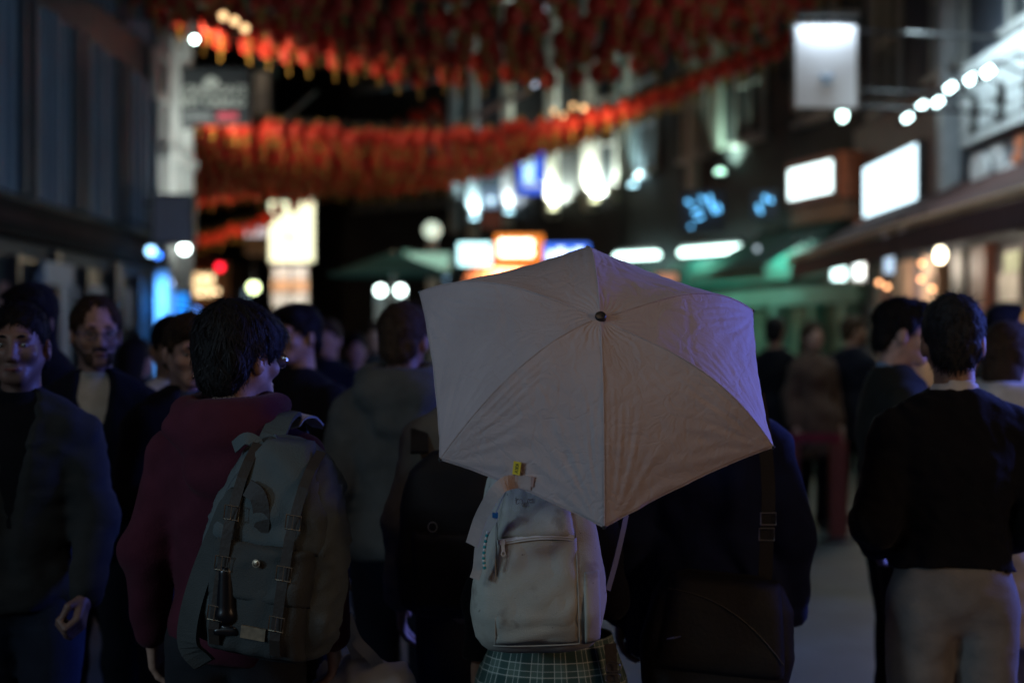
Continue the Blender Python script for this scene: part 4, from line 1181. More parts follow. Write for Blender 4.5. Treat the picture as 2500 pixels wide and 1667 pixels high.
    # face details
    if brows and lod < 2:
        for sx in (-1, 1):
            mb = MB().ball((0, 0, 0), .0112, 12)
            e = child('eye', mb.mesh('eye', [mat('eye_white', (.3, .27, .25), .3, 0)]), root)
            e.location = T((sx * .031, -.077, 1.637)); e.scale = (1, 1, .72)
            ir = MB().lathe((0, 0, 0), [(.0066, .008), (.005, .0106), (1e-6, .0116)], 10, ax=tuple(M @ np.array((0, -1., 0))))
            i2 = child('iris', ir.mesh('iris', [mat('eye_dark', (.012, .009, .008), .15, 0)]), e)
            mb = MB().tube([T((sx * (.016 + .01 * t), -.101 + .004 * t * t * .6, 1.66 + .0035 * math.sin(t * 1.1))) for t in (0, 1, 2, 3)], [.003, .0046, .004, .0016], 6)
            child('eyebrow', mb.mesh('eyebrow', [hm if st != 'beanie' else mat('hair_black', (.012, .01, .01), .5)]), root)
        mb = MB().tube([T((-.022, -.096, 1.5665)), T((-.01, -.1005, 1.5685)), T((0, -.1015, 1.567)), T((.01, -.1005, 1.5685)), T((.022, -.096, 1.5665))], [.001, .0052, .0055, .0052, .001], 6)
        child('lips', mb.mesh('lips', [mat('lips', (.2, .075, .06), .5, 0)]), root)
    if beard:
        S = Sdf(.015)
        S.cone(T((-.024, -.066, 1.55)), T((.024, -.066, 1.55)), .026, .026)
        for sx in (-1, 1):
            S.cone(T((sx * .058, .002, 1.6)), T((sx * .022, -.062, 1.55)), .019, .023)
        S.cone(T((-.02, -.092, 1.583)), T((.02, -.092, 1.583)), .009, .009)
        S.cone(T((-.018, -.104, 1.566)), T((.018, -.104, 1.566)), .014, .014, .004, sub=True)
        child('beard', sdf_mesh('beard', S, .007, beard, wr=[(.002, 120, (1, 1, 1), 3)]), root)
    if glasses:
        mb = MB()
        for sx in (-1, 1):
            mb.tube([T((sx * .033 + .024 * math.cos(t), -.112 + .006 * abs(math.cos(t)), 1.634 + .019 * math.sin(t))) for t in [2 * math.pi * k / 20 for k in range(21)]], .0013, 6, False)
            mb.tube([T((sx * .057, -.106, 1.64)), T((sx * .074, -.07, 1.641)), T((sx * .083, .01, 1.638)), T((sx * .082, .03, 1.622))], .0014, 6)
        mb.tube([T((-.009, -.113, 1.638)), T((0, -.116, 1.641)), T((.009, -.113, 1.638))], .0012, 6)
        gl = child('glasses', mb.mesh('glasses', [mat('glasses_metal', (.55, .56, .6), .22, 0, metal=1)]), root)
        for sx in (-1, 1):
            mb = MB()
            ring = [T((sx * .033 + .023 * math.cos(t), -.1115 + .006 * abs(math.cos(t)), 1.634 + .018 * math.sin(t))) for t in [2 * math.pi * k / 20 for k in range(20)]]
            d = M @ np.array((0, .0012, 0))
            mb.add(ring, [tuple(range(20))]); mb.add([p + d for p in ring], [tuple(reversed(range(20)))])
            child('lens', mb.mesh('lens', [lens_mat()]), gl)
    return root

def lens_mat():
    if 'lens' in MATS: return MATS['lens']
    m = bpy.data.materials.new('spectacle_lens'); m.use_nodes = True
    n, l = m.node_tree.nodes, m.node_tree.links
    t = n.new('ShaderNodeBsdfTransparent'); t.inputs[0].default_value = (.9, .92, .95, 1)
    g = n.new('ShaderNodeBsdfGlossy'); g.inputs['Roughness'].default_value = .05
    mx = n.new('ShaderNodeMixShader'); mx.inputs[0].default_value = .1
    l.new(t.outputs[0], mx.inputs[1]); l.new(g.outputs[0], mx.inputs[2]); l.new(mx.outputs[0], n['Material Output'].inputs[0])
    MATS['lens'] = m
    return m

SK_A = mat('skin_fair', (.42, .26, .19), .55, .16, 45, bump=.12, bscale=260)
SK_B = mat('skin_tan', (.34, .2, .13), .55, .16, 45, bump=.12, bscale=260)
SK_C = mat('skin_pink', (.46, .28, .22), .55, .16, 45, bump=.12, bscale=260)
SK_D = mat('skin_brown', (.2, .11, .07), .55, .16, 45, bump=.12, bscale=260)
H_BLACK = mat('hair_black', (.01, .0085, .0085), .7, .3, 80, bump=.3, bscale=160, spec=.15)
H_BROWN = mat('hair_brown', (.05, .032, .02), .75, .3, 80, bump=.3, bscale=160, spec=.15)
H_GREY = mat('hair_grey_brown', (.1, .08, .065), .75, .3, 80, bump=.3, bscale=160, spec=.15)
def cloth(name, c, **k):
    return mat(name, c, .9, k.get('var', .15), k.get('scale', 14), k.get('bump', .25), k.get('bscale', 220), sheen=.04, spec=.15)
DENIM = cloth('dark_denim', (.02, .026, .045))
BLACK = cloth('black_cloth', (.0065, .0065, .009))
NAVY = cloth('navy_cloth', (.008, .01, .02))
KHAKI = cloth('khaki_cotton', (.2, .185, .17))
CHARC = cloth('charcoal_cloth', (.034, .035, .035))
OLIVE = cloth('olive_cloth', (.05, .052, .042))
GREYH = cloth('grey_fleece', (.1, .1, .092))
MAROON = cloth('maroon_fleece', (.062, .013, .024))
BROWNC = cloth('brown_wool', (.1, .065, .05))
WHITEC = cloth('white_cotton', (.62, .61, .6))
PALE = cloth('pale_shirt', (.6, .57, .5))
LBLUE = cloth('light_blue_shirt', (.2, .28, .42))
COBALT = cloth('cobalt_nylon', (.007, .011, .04))


def plaid():
    m = bpy.data.materials.new('green_plaid'); m.use_nodes = True
    n, l = m.node_tree.nodes, m.node_tree.links
    b = n['Principled BSDF']; b.inputs['Roughness'].default_value = .9; b.inputs['Specular IOR Level'].default_value = .2
    tc = n.new('ShaderNodeTexCoord'); sp = n.new('ShaderNodeSeparateXYZ'); l.new(tc.outputs['Object'], sp.inputs[0])
    def M(op, a, bv):
        q = n.new('ShaderNodeMath'); q.operation = op
        for i, v in enumerate((a, bv)):
            if v is None: continue
            if isinstance(v, (int, float)): q.inputs[i].default_value = v
            else: l.new(v, q.inputs[i])
        return q.outputs[0]
    def stripes(src, period, width, ph=0.0):
        return M('LESS_THAN', M('FRACT', M('ADD', M('MULTIPLY', src, 1 / period), ph), None), width)
    cur = None
    def over(c, fac, amt):
        mx = n.new('ShaderNodeMix'); mx.data_type = 'RGBA'
        l.new(M('MULTIPLY', fac, amt), mx.inputs[0]); l.new(cur, mx.inputs[6]); mx.inputs[7].default_value = c + (1,)
        return mx.outputs[2]
    rgb = n.new('ShaderNodeRGB'); rgb.outputs[0].default_value = (.11, .16, .135, 1); cur = rgb.outputs[0]
    ang = M('MULTIPLY', M('ARCTAN2', sp.outputs[0], sp.outputs[1]), .2)
    cur = over((.03, .06, .055), stripes(ang, .075, .4), .6)
    cur = over((.03, .06, .055), stripes(sp.outputs[2], .075, .4), .6)
    for src in (ang, sp.outputs[2]):
        cur = over((.6, .62, .55), stripes(src, .0375, .07, .1), .6)
        cur = over((.5, .55, .5), stripes(src, .075, .03, .33), .6)
    l.new(cur, b.inputs['Base Color'])
    return m
PLAID = plaid()

def X(px, Y): return (px - 1250) / FPX * Y

# --- left side, walking towards the camera
hold = ((.225, -.02, 1.13), (.225, -.16, .93))
person('man in a grey jacket over a black tee at the left edge, hand at hip', (X(46, 4.1), 4.1), 4, 1.73, mat('skin_shaded', (.22, .13, .1), .5, .06, 30),  # skin colour darkened to stand for the shade on him
       dict(mat=CHARC, bulk=.035, hem=.86, collar='stand', vee=.98, seed=4), DENIM, ('crop', H_BLACK), (3, 0), (ARM_DOWN, hold), 0,
       shirt=BLACK, stride=.12, fist=True)
person('man in a raised black hood standing behind the grey jacket man', (X(70, 5.35), 5.35), 0, 1.83, SK_D, dict(mat=BLACK, bulk=.04, collar='hood_up', seed=9, name='hoodie'),
       DENIM, ('short', H_BLACK), (-4, 2), None, 1)
p3 = person('bearded man with thin glasses and a pale open collar under a navy jacket', (X(232, 5.0), 5.0), 14, 1.775, SK_C,
       dict(mat=NAVY, bulk=.03, hem=.84, vee=1.05, seed=12), DENIM, ('receding', H_BROWN), (10, 3), None, 0, shirt=PALE,
       beard=mat('beard_brown', (.06, .038, .026), .8, .3, 150, .6, 200), glasses=True, stride=-.1)
person('man in a white tee with cropped black hair between the glasses man and the boy', (X(418, 5.9), 5.9), 25, 1.72, SK_B, dict(mat=WHITEC, bulk=.016, hem=.84, sleeve=.2, collar='round', name='t_shirt'),
       BLACK, ('short', H_BLACK), (0, 8), None, 1, stride=.1)
person('brown haired person in a black jacket half hidden behind the boy, hand at chest', (X(462, 4.75), 4.75), 38, 1.71, SK_C,
       dict(mat=BLACK, bulk=.04, hem=.82, collar='stand', seed=7), DENIM, ('short', H_BROWN), (-10, 8),
       (((.225, -.02, 1.13), (.1, -.2, 1.15)), ARM_DOWN), 1, sh=.168, shirt=GREYH)
person('clean shaven man in a black jumper with a pale collar, his face turned half away', (X(727, 5.9), 5.9), -26, 1.77, SK_B,
       dict(mat=BLACK, bulk=.022, hem=.88, collar='round', name='jumper'), BLACK, ('short', H_BLACK), (-14, 2), None, 1, shirt=None)
person('dark haired woman in black far back by the dim shop doors', (X(338, 8.2), 8.2), 150, 1.64, SK_A, dict(mat=BLACK, bulk=.03, hem=.8), BLACK, ('long', H_BLACK), (0, 0), None, 2, sh=.152)

# --- seen from behind
boy = person('young man in a maroon hoodie with mop of black hair looking over to the right', (X(578, 3.62), 3.62), 172, 1.70, SK_A,
       dict(mat=MAROON, bulk=.036, hem=.84, collar='hood', name='hoodie', seed=21, sleeve=.97), cloth('black_denim', (.016, .017, .021)), ('mop', H_BLACK), (-30, 4),
       (((.235, .03, 1.13), (.24, -.06, .9)), ((.235, .04, 1.13), (.25, -.05, .89))), 0, sh=.174, glasses=True)
person('person in a charcoal hoodie with bunched hood, walking away just left of the umbrella', (X(985, 5.0), 5.0), 178, 1.75, SK_D,
       dict(mat=GREYH, bulk=.045, hem=.86, collar='hood', name='hoodie', seed=31), NAVY, ('short', H_BROWN), (-12, 0), None, 1, sh=.182, stride=.15)
person('person in an olive grey coat with a black backpack, head hidden behind the umbrella', (X(1168, 4.15), 4.15), 180, 1.70, SK_A,
       dict(mat=cloth('grey_olive_cloth', (.19, .19, .165)), bulk=.034, hem=.83, collar='stand', seed=17), DENIM, ('short', H_BROWN), (0, 0), None, 1, shirt=None, stride=-.1)
girl = person('girl in a black top and green plaid skirt holding up the pale umbrella', (X(1345, 3.64), 3.64), 181, 1.50, SK_A,
       dict(mat=BLACK, bulk=.02, hem=.955, collar='round', name='top'), None, ('long', H_BLACK), (0, 0),
       (((.2, .02, 1.13), (.13, -.13, 1.3)), ARM_DOWN), 1, sh=.152, skirt=PLAID)
person('man in a dark blue coat with a satchel, head hidden by the umbrella', (X(1725, 3.98), 3.98), 180, 1.69, SK_B,
       dict(mat=COBALT, bulk=.045, hem=.8, collar='stand', seed=23), DENIM, ('short', H_BLACK), (0, 0), None, 1, sh=.182)
person('broad man in a black jumper and khaki trousers at the right, his back to us', (X(2322, 4.0), 4.0), 183, 1.745, SK_B,
       dict(mat=BLACK, bulk=.03, hem=1.0, collar='round', name='jumper', seed=27), KHAKI, ('short', mat('hair_salt', (.022, .022, .024), .7, .3, 90, .3, 170, spec=.15)), (-14, 2),
       (((.225, .05, 1.13), (.15, -.17, 1.02)), ((.225, .05, 1.13), (.15, -.17, 1.03))), 0, sh=.184, shirt=WHITEC)

# --- right side, further off
person('dark haired man in profile with a light blue collar over an olive jacket', (X(2196, 5.35), 5.35), 88, 1.78, SK_C,
       dict(mat=cloth('dark_olive_cloth', (.018, .019, .016)), bulk=.036, hem=.84, vee=1.1, seed=41), BLACK, ('short', H_BLACK), (-8, 8), None, 1, shirt=LBLUE)
person('woman with bobbed brown hair in a white coat at the right edge', (X(2462, 5.45), 5.45), 165, 1.69, SK_C,
       dict(mat=WHITEC, bulk=.05, hem=.5, name='coat', seed=43, collar='hood'), WHITEC, ('bob', H_BROWN), (-40, 0), None, 1, sh=.16)
person('far man in black standing beside the umbrella edge', (X(1892, 12.4), 12.4), 160, 1.83, SK_B, dict(mat=BLACK, bulk=.03, hem=.8), BLACK, ('short', H_BLACK), (0, 0), None, 2)
person('far woman in a brown coat with long brown hair', (X(1985, 12.2), 12.2), 20, 1.79, SK_C, dict(mat=BROWNC, bulk=.035, hem=.62, name='coat'), BLACK, ('long', H_BROWN), (0, 0), None, 2, sh=.158)
person('far man in a navy coat next to the brown coat woman', (X(2082, 12.6), 12.6), 140, 1.84, SK_A, dict(mat=NAVY, bulk=.035, hem=.7, name='coat'), BLACK, ('short', H_BROWN), (-30, 0), None, 2)
person('tall far man in black under the right awning, behind the white coat woman', (X(2455, 8.3), 8.3), 100, 1.84, SK_A, dict(mat=BLACK, bulk=.03), BLACK, ('short', H_BLACK), (0, 0), None, 2)
person('far man in a dark coat facing us beyond the black jumper man', (X(800, 9.2), 9.2), -10, 1.76, SK_C, dict(mat=NAVY, bulk=.03), BLACK, ('short', H_BROWN), (0, 0), None, 2)
person('far woman in a pale scarf beside the charcoal hoodie', (X(868, 9.8), 9.8), 15, 1.68, SK_A, dict(mat=BLACK, bulk=.035, hem=.7, name='coat'), BLACK, ('long', H_BLACK), (0, 0), None, 2, sh=.158, shirt=WHITEC)
person('far man in a grey coat below the teal parasol', (X(915, 11.5), 11.5), 0, 1.78, SK_B, dict(mat=CHARC, bulk=.03, hem=.7, name='coat'), BLACK, ('short', H_BROWN), (0, 0), None, 2)
# ================================================================== things in the foreground
from mathutils.bvhtree import BVHTree
def attach(o, root):
    o.parent = root
    o.location = (0, 0, 0)
    o.matrix_parent_inverse = root.matrix_basis.inverted()
    return o

# ------------------------------------------------------------------ the umbrella
def canopy_mat():
    m = bpy.data.materials.new('canopy_fabric'); m.use_nodes = True
    n, l = m.node_tree.nodes, m.node_tree.links
    b = n['Principled BSDF']; b.inputs['Roughness'].default_value = .62; b.inputs['Specular IOR Level'].default_value = .3
    b.inputs['Sheen Weight'].default_value = .1
    tc = n.new('ShaderNodeTexCoord')
    ns = n.new('ShaderNodeTexNoise'); ns.inputs['Scale'].default_value = 7; ns.inputs['Detail'].default_value = 7; l.new(tc.outputs['Object'], ns.inputs[0])
    cr = n.new('ShaderNodeValToRGB')
    cr.color_ramp.elements[0].position, cr.color_ramp.elements[1].position = .3, .7
    cr.color_ramp.elements[0].color, cr.color_ramp.elements[1].color = (.47, .385, .38, 1), (.53, .44, .435, 1)
    l.new(ns.outputs[0], cr.inputs[0]); l.new(cr.outputs[0], b.inputs['Base Color'])
    # creases: warped ridged noise
    mp = n.new('ShaderNodeMapping'); l.new(tc.outputs['Object'], mp.inputs[0])
    wp = n.new('ShaderNodeTexNoise'); wp.inputs['Scale'].default_value = 9; l.new(mp.outputs[0], wp.inputs[0])
    va = n.new('ShaderNodeVectorMath'); va.operation = 'MULTIPLY_ADD'; va.inputs[1].default_value = (.16, .16, .16)
    l.new(wp.outputs['Color'], va.inputs[0]); l.new(mp.outputs[0], va.inputs[2])
    vo = n.new('ShaderNodeTexVoronoi'); vo.feature = 'DISTANCE_TO_EDGE'; vo.inputs['Scale'].default_value = 13; l.new(va.outputs[0], vo.inputs['Vector'])
    rm = n.new('ShaderNodeMapRange'); rm.inputs[1].default_value, rm.inputs[2].default_value = 0, .06; l.new(vo.outputs['Distance'], rm.inputs[0])
    fb = n.new('ShaderNodeTexNoise'); fb.inputs['Scale'].default_value = 26; fb.inputs['Detail'].default_value = 8; fb.inputs['Roughness'].default_value = .62; fb.inputs['Distortion'].default_value = 1.6; l.new(va.outputs[0], fb.inputs[0])
    wv = n.new('ShaderNodeTexNoise'); wv.inputs['Scale'].default_value = 700; l.new(tc.outputs['Object'], wv.inputs[0])
    ad = n.new('ShaderNodeMath'); ad.operation = 'MULTIPLY_ADD'; ad.inputs[1].default_value = .16; l.new(rm.outputs[0], ad.inputs[0]); l.new(fb.outputs[0], ad.inputs[2])
    ad2 = n.new('ShaderNodeMath'); ad2.operation = 'MULTIPLY_ADD'; ad2.inputs[1].default_value = .12; l.new(wv.outputs[0], ad2.inputs[0]); l.new(ad.outputs[0], ad2.inputs[2])
    bp = n.new('ShaderNodeBump'); bp.inputs['Strength'].default_value = .5; bp.inputs['Distance'].default_value = .007
    l.new(ad2.outputs[0], bp.inputs['Height']); l.new(bp.outputs[0], b.inputs['Normal'])
    tr = n.new('ShaderNodeBsdfTranslucent'); tr.inputs[0].default_value = (.4, .35, .34, 1)
    mx = n.new('ShaderNodeMixShader'); mx.inputs[0].default_value = .1
    l.new(b.outputs[0], mx.inputs[1]); l.new(tr.outputs[0], mx.inputs[2]); l.new(mx.outputs[0], n['Material Output'].inputs[0])
    return m
CANOPY = canopy_mat()
UN = Vector((0, -.753, .658))
UC = Vector((.195, 3.3, 1.529))
HUB = UC + UN * .2186
def on_plane(px, py, c=UC, nrm=UN):
    d = Vector(((px - 1250) / FPX, 1, -(py - 833.5) / FPX)); o = Vector((0, 0, CAM_H))
    return o + d * ((c - o).dot(nrm) / d.dot(nrm))
TIPS = [on_plane(*q) for q in ((1433, 604), (1024, 714), (1074, 1121), (1475, 1287), (1888, 1091), (1838, 759))]
BULGE = [(1.15, 1.0), (1.4, 1.3), (1.3, 1.0), (1.0, 1.0), (1.65, 1.5), (1.6, 1.5)]
um = thing('umbrella', 'open pale pinkish grey folding umbrella tilted back over the girl with the cream backpack', 'umbrella', HUB)
def rib_pt(i, r):
    t = TIPS[i]
    return HUB.lerp(t, r) + UN * (.2186 * BULGE[i][0] * r ** BULGE[i][1] * (1 - r ** 1.05))
PAN = []
for i in range(6):
    j = (i + 1) % 6
    nr, nt = 84, 72
    vs, fs = [], []
    rg = np.random.default_rng(40 + i)
    ph = rg.uniform(0, 6.28, 8)
    pts = np.zeros((nr + 1, nt + 1, 3))
    for a in range(nr + 1):
        r = max(a / nr, .012)
        for b in range(nt + 1):
            t = b / nt
            e = 4 * t * (1 - t)
            re = r * (1 - .028 * e * r * r)
            p = rib_pt(i, re).lerp(rib_pt(j, re), t)
            p -= UN * (.014 * e * r)
            pts[a, b] = p
    # wrinkles fan out from the rib tips and the hub, and sag between them
    du = np.gradient(pts, axis=0); dv = np.gradient(pts, axis=1)
    nn = np.cross(du, dv); nn /= np.maximum(np.linalg.norm(nn, axis=-1, keepdims=True), 1e-9)
    if (nn[20, 20] @ np.array(UN)) < 0: nn = -nn
    aa, bb = np.meshgrid(np.linspace(0, 1, nr + 1), np.linspace(0, 1, nt + 1), indexing='ij')
    w = .0012 * wrinkle(pts, 15, (1, 1, 1), 50 + i) + .0009 * wrinkle(pts, 42, (1, 1, 1), 70 + i)
    rdg = 1 - np.abs(wrinkle(pts, 13, (1, 1, 1), 90 + i)); w += .0011 * np.clip((rdg - .86) / .14, 0, 1) ** 1.5
    rdg = 1 - np.abs(wrinkle(pts, 21, (1, 1, 1), 110 + i)); w -= .0008 * np.clip((rdg - .88) / .12, 0, 1) ** 1.5
    for (ta, tb, s0) in ((1, 0, 0), (1, 1, 2)):
        ang = np.arctan2((bb - tb) * (1 if tb == 0 else -1), np.maximum(1.02 - aa, 1e-3)); dist = np.hypot((bb - tb) * .9, 1 - aa)
        w += .0011 * np.sin(ang * 21 + ph[s0] + 1.6 * np.sin(aa * 9 + ph[7])) * np.exp(-((dist - .16) / .2) ** 2) + .0008 * np.sin(ang * 35 + ph[s0 + 1] + 2 * np.sin(bb * 11 + ph[6])) * np.exp(-((dist - .3) / .22) ** 2)
    w += .0006 * np.sin(bb * 33 + ph[4] + 3 * np.sin(aa * 20)) * np.exp(-((aa - .12) / .12) ** 2)
    for side in (0, 1):
        d = np.abs(bb - side)
        w += .003 * np.exp(-(d / .05) ** 2) * np.sin(aa * 26 + ph[5 + side]) * aa * (1 - aa) * 2
    edge = np.clip(np.minimum(bb, 1 - bb) / .06, 0, 1) * np.clip((aa - .03) / .08, 0, 1)
    w -= .0012 * np.exp(-((aa - .53) / .014) ** 2)
    pts = pts + nn * (w * edge)[..., None]
    V = pts.reshape(-1, 3).tolist()
    F = [(a * (nt + 1) + b, a * (nt + 1) + b + 1, (a + 1) * (nt + 1) + b + 1, (a + 1) * (nt + 1) + b) for a in range(nr) for b in range(nt)]
    me = bpy.data.meshes.new('canopy_panel'); me.from_pydata(V, [], F); me.update()
    PAN.append((V, F))
    o = link('canopy_panel', me, um, CANOPY, True)
    so = o.modifiers.new('cloth_thickness', 'SOLIDIFY'); so.thickness = .0008
    hem = MB().tube([Vector(pts[nr, b]) for b in range(0, nt + 1, 2)], .0013, 5)
    sub('hem', hem, CANOPY, o)
    MB().tube([rib_pt(i, r / 12) - UN * .007 for r in range(1, 13)], .0022, 6).build('rib', mat('rib_metal', (.3, .3, .32), .35, metal=1), um)
    MB().tube([rib_pt(i, k / 16) + UN * .0012 for k in range(1, 17)], .0016, 6).build('seam', CANOPY, um)
    MB().ball(TIPS[i], .0045, 8).build('tip_cap', mat('black_plastic', (.012, .012, .013), .35), um)
MB().lathe(HUB + UN * -.004, [(.0125, 0), (.0125, .01), (.011, .0125), (.004, .0135), (1e-6, .0135)], 20, ax=UN).build('hub_cap', mat('black_plastic', (.012, .012, .013), .35), um)
MB().tube([HUB, HUB - UN * .72], .0055, 10).build('shaft', mat('rib_metal', (.3, .3, .32), .35, metal=1), um)
MB().tube([HUB - UN * .7, HUB - UN * .73, HUB - UN * .8, HUB - UN * .82], [.009, .014, .016, .011], 12).build('handle', mat('black_plastic', (.012, .012, .013), .35), um)
BV = BVHTree.FromPolygons(PAN[2][0], PAN[2][1])
def on_canopy(px, py, lift=.004):
    o = Vector((0, 0, CAM_H)); d = Vector(((px - 1250) / FPX, 1, -(py - 833.5) / FPX)).normalized()
    h = BV.ray_cast(o, d)
    p = h[0] if h[0] else on_plane(px, py)
    n = h[1] if h[1] else UN
    if n.y > 0: n = -n
    return p + n * lift, n
PINK = mat('strap_fabric', (.45, .36, .34), .75, .1, 20, bump=.2, bscale=120)
a, na = on_canopy(1298, 1178); b, nb = on_canopy(1262, 1172, .008)
path = curve_pts([a, b, P(1225, 1186, 3.075), P(1196, 1222, 3.09), P(1172, 1268, 3.13), P(1152, 1330, 3.16)], 24)
MB().ribbon(path, [.032] * 9 + [.03] * 16, .0018, [na.lerp(Vector((-.25, -1, .15)).normalized(), min(1, max(0, (k - 4) / 12))) for k in range(25)]).build('closing_strap', PINK, um)
MB().ribbon([on_canopy(1300, 1162)[0], on_canopy(1297, 1186)[0]], .012, .002, na).build('strap_base', mat('strap_rose', (.4, .26, .24), .7), um)
tg, nt_ = on_canopy(1265.5, 1140, .012)
MT = Matrix.Translation(tg) @ (Vector((0, 0, 1)).rotation_difference(nt_)).to_matrix().to_4x4()
zx = (MT.to_3x3() @ Vector((0, 1, 0))); ang = math.atan2(zx.x, zx.z)
MT = MT @ Matrix.Rotation(ang - R(8), 4, 'Z')
MB(MT).box((-.0085, -.0145, -.001), (.0085, .0145, .001)).build('brand_tag', mat('yellow_tag', (.75, .58, .03), .5, .05), um)
kk = text_mesh('KKV', .0112, .0008)
kk.transform(MT @ Matrix.Translation((0, 0, .0016)) @ Matrix.Rotation(R(-90), 4, 'Z'))
link('tag_lettering', kk, um, mat('tag_black', (.015, .013, .01), .6, 0))

# ------------------------------------------------------------------ soft bags as lofts
class Bag:
    """rows: (z, half width, half depth); superellipse sections; rear = -y; world matrix M"""
    def __init__(s, rows, M, ex=3.6, yoff=None):
        s.rows, s.M, s.ex = rows, M, ex
        s.z = [r[0] for r in rows]
    def at(s, z):
        k = [np.interp(z, s.z, [r[i] for r in s.rows]) for i in (1, 2)]
        y0 = np.interp(z, s.z, [r[3] if len(r) > 3 else 0 for r in s.rows])
        return k[0], k[1], y0
    def p(s, x, z, lift=0):
        w, d, y0 = s.at(z)
        q = min(abs(x) / max(w, 1e-4), .995)
        y = y0 - d * (1 - q ** s.ex) ** (1 / s.ex) - lift
        return s.M @ Vector((x, y, z))
    def mesh(s, name, m, n=64, nz=44, wr=.003, seed=1):
        zs = np.linspace(s.z[0], s.z[-1], nz)
        V = np.zeros((nz, n, 3))
        for a, z in enumerate(zs):
            w, d, y0 = s.at(z)
            for k in range(n):
                t = 2 * math.pi * k / n
                c, sn = math.cos(t), math.sin(t)
                V[a, k] = (w * math.copysign(abs(c) ** (2 / s.ex), c), y0 + d * math.copysign(abs(sn) ** (2 / s.ex), sn), z)
        nn = V - np.array([[(0, np.interp(z, s.z, [r[3] if len(r) > 3 else 0 for r in s.rows]), z)] for z in zs])
        nn /= np.maximum(np.linalg.norm(nn, axis=-1, keepdims=True), 1e-6)
        V = V + nn * (wr * wrinkle(V, 13, (1, 1, 1), seed) + .35 * wr * wrinkle(V, 40, (1, 1, 1), seed + 1))[..., None]
        vs = [s.M @ Vector(q) for q in V.reshape(-1, 3)]
        fs = [(a * n + k, a * n + (k + 1) % n, (a + 1) * n + (k + 1) % n, (a + 1) * n + k) for a in range(nz - 1) for k in range(n)]
        fs += [tuple(reversed(range(n))), tuple(range((nz - 1) * n, nz * n))]
        mb = MB(); mb.add(vs, fs)
        return mb.mesh(name, m)
    def patch(s, name, m, outline, lift, parent, nu=24, nv=20, wr=.0015, seed=3, th=.004):
        """a cloth panel lying on the rear: outline(v) -> (x0, x1) for z = z0..z1; soft edges"""
        z0, z1, f = outline
        vs = []
        for a in range(nv + 1):
            v = a / nv; x0, x1 = f(v)
            for b in range(nu + 1):
                u = b / nu
                zz = z0 + (z1 - z0) * v
                e = min(1, min(u, 1 - u) * 9, (min(v, 1 - v) + .02) * 9)
                vs.append(s.p(x0 + (x1 - x0) * u, zz, lift * (1 - (1 - e) ** 2)))
        vn = np.array([tuple(q) for q in vs]); wv = wr * wrinkle(vn, 24, (1, 1, 1), seed)
        yd = np.array(s.M.to_3x3() @ Vector((0, -1, 0)))
        vn = vn + wv[:, None] * yd
        fs = [(a * (nu + 1) + b, a * (nu + 1) + b + 1, (a + 1) * (nu + 1) + b + 1, (a + 1) * (nu + 1) + b) for a in range(nv) for b in range(nu)]
        me = bpy.data.meshes.new(name); me.from_pydata(vn.tolist(), [], fs); me.update()
        o = link(name, me, parent, m, True)
        so = o.modifiers.new('cloth_thickness', 'SOLIDIFY'); so.thickness, so.offset = th, 0
        return o

# cream backpack
def canvas_mat():
    m = mat('cream_canvas', (.43, .41, .35), .85, .1, 9, bump=.35, bscale=420, spec=.2)
    n, l = m.node_tree.nodes, m.node_tree.links
    b = n['Principled BSDF']
    src = b.inputs['Base Color'].links[0].from_socket
    tc = n.new('ShaderNodeTexCoord')
    def layer(src, scale, lo, hi, c, amt, seed):
        mp = n.new('ShaderNodeMapping'); mp.inputs[1].default_value = seed; l.new(tc.outputs['Object'], mp.inputs[0])
        ns = n.new('ShaderNodeTexNoise'); ns.inputs['Scale'].default_value = scale; ns.inputs['Detail'].default_value = 5; l.new(mp.outputs[0], ns.inputs[0])
        mr = n.new('ShaderNodeMapRange'); mr.inputs[1].default_value, mr.inputs[2].default_value, mr.inputs[4].default_value = lo, hi, amt; l.new(ns.outputs[0], mr.inputs[0])
        mx = n.new('ShaderNodeMix'); mx.data_type = 'RGBA'; l.new(mr.outputs[0], mx.inputs[0]); l.new(src, mx.inputs[6]); mx.inputs[7].default_value = c + (1,)
        return mx.outputs[2]
    src = layer(src, 5.5, .52, .7, (.26, .22, .17), .75, (3, 1, 2))
    src = layer(src, 16, .6, .72, (.2, .17, .14), .6, (1, 5, 2))
    src = layer(src, 60, .7, .74, (.1, .08, .07), .7, (7, 1, 9))
    l.new(src, b.inputs['Base Color'])
    return m
CREAM_C = canvas_mat()
MBP = Matrix.Translation((.067, 3.39, .885)) @ Matrix.Rotation(R(-1.5), 4, 'Y')
bp = Bag([(0, .088, .03, -.0), (.012, .124, .06, -.005), (.04, .146, .09, -.01), (.1, .157, .112, -.012), (.2, .152, .108, -.01), (.285, .142, .094, -.004), (.36, .126, .076, .006), (.42, .104, .055, .016), (.45, .072, .035, .024), (.462, .03, .015, .03)], MBP, 3.0)
t = thing('backpack', 'worn cream canvas backpack with a zipped front pocket under the umbrella', 'backpack', MBP @ Vector((0, 0, 0)))
link('pack_body', bp.mesh('pack_body', CREAM_C, wr=.0075), t, None, True)
bp.patch('front_pocket', CREAM_C, (.035, .278, lambda v: (-.096 - .008 * (1 - v), .086 + .004 * v)), .0032, t, wr=.007, seed=9, th=.001)
bp.patch('front_flap', CREAM_C, (.282, .455, lambda v: (-.092 + .05 * v ** 1.6, .084 - .04 * v ** 1.6)), .014, t, wr=.006, seed=13, th=.004)
SEAM = mat('cream_piping', (.4, .38, .33), .85, .1, 40)
for x0, x1 in ((-.105, -.096), (.091, .088)):
    MB().tube([bp.p(x0 + (x1 - x0) * k / 14, .03 + .31 * k / 14, .003) for k in range(15)], .0014, 5).build('seam', SEAM, t)
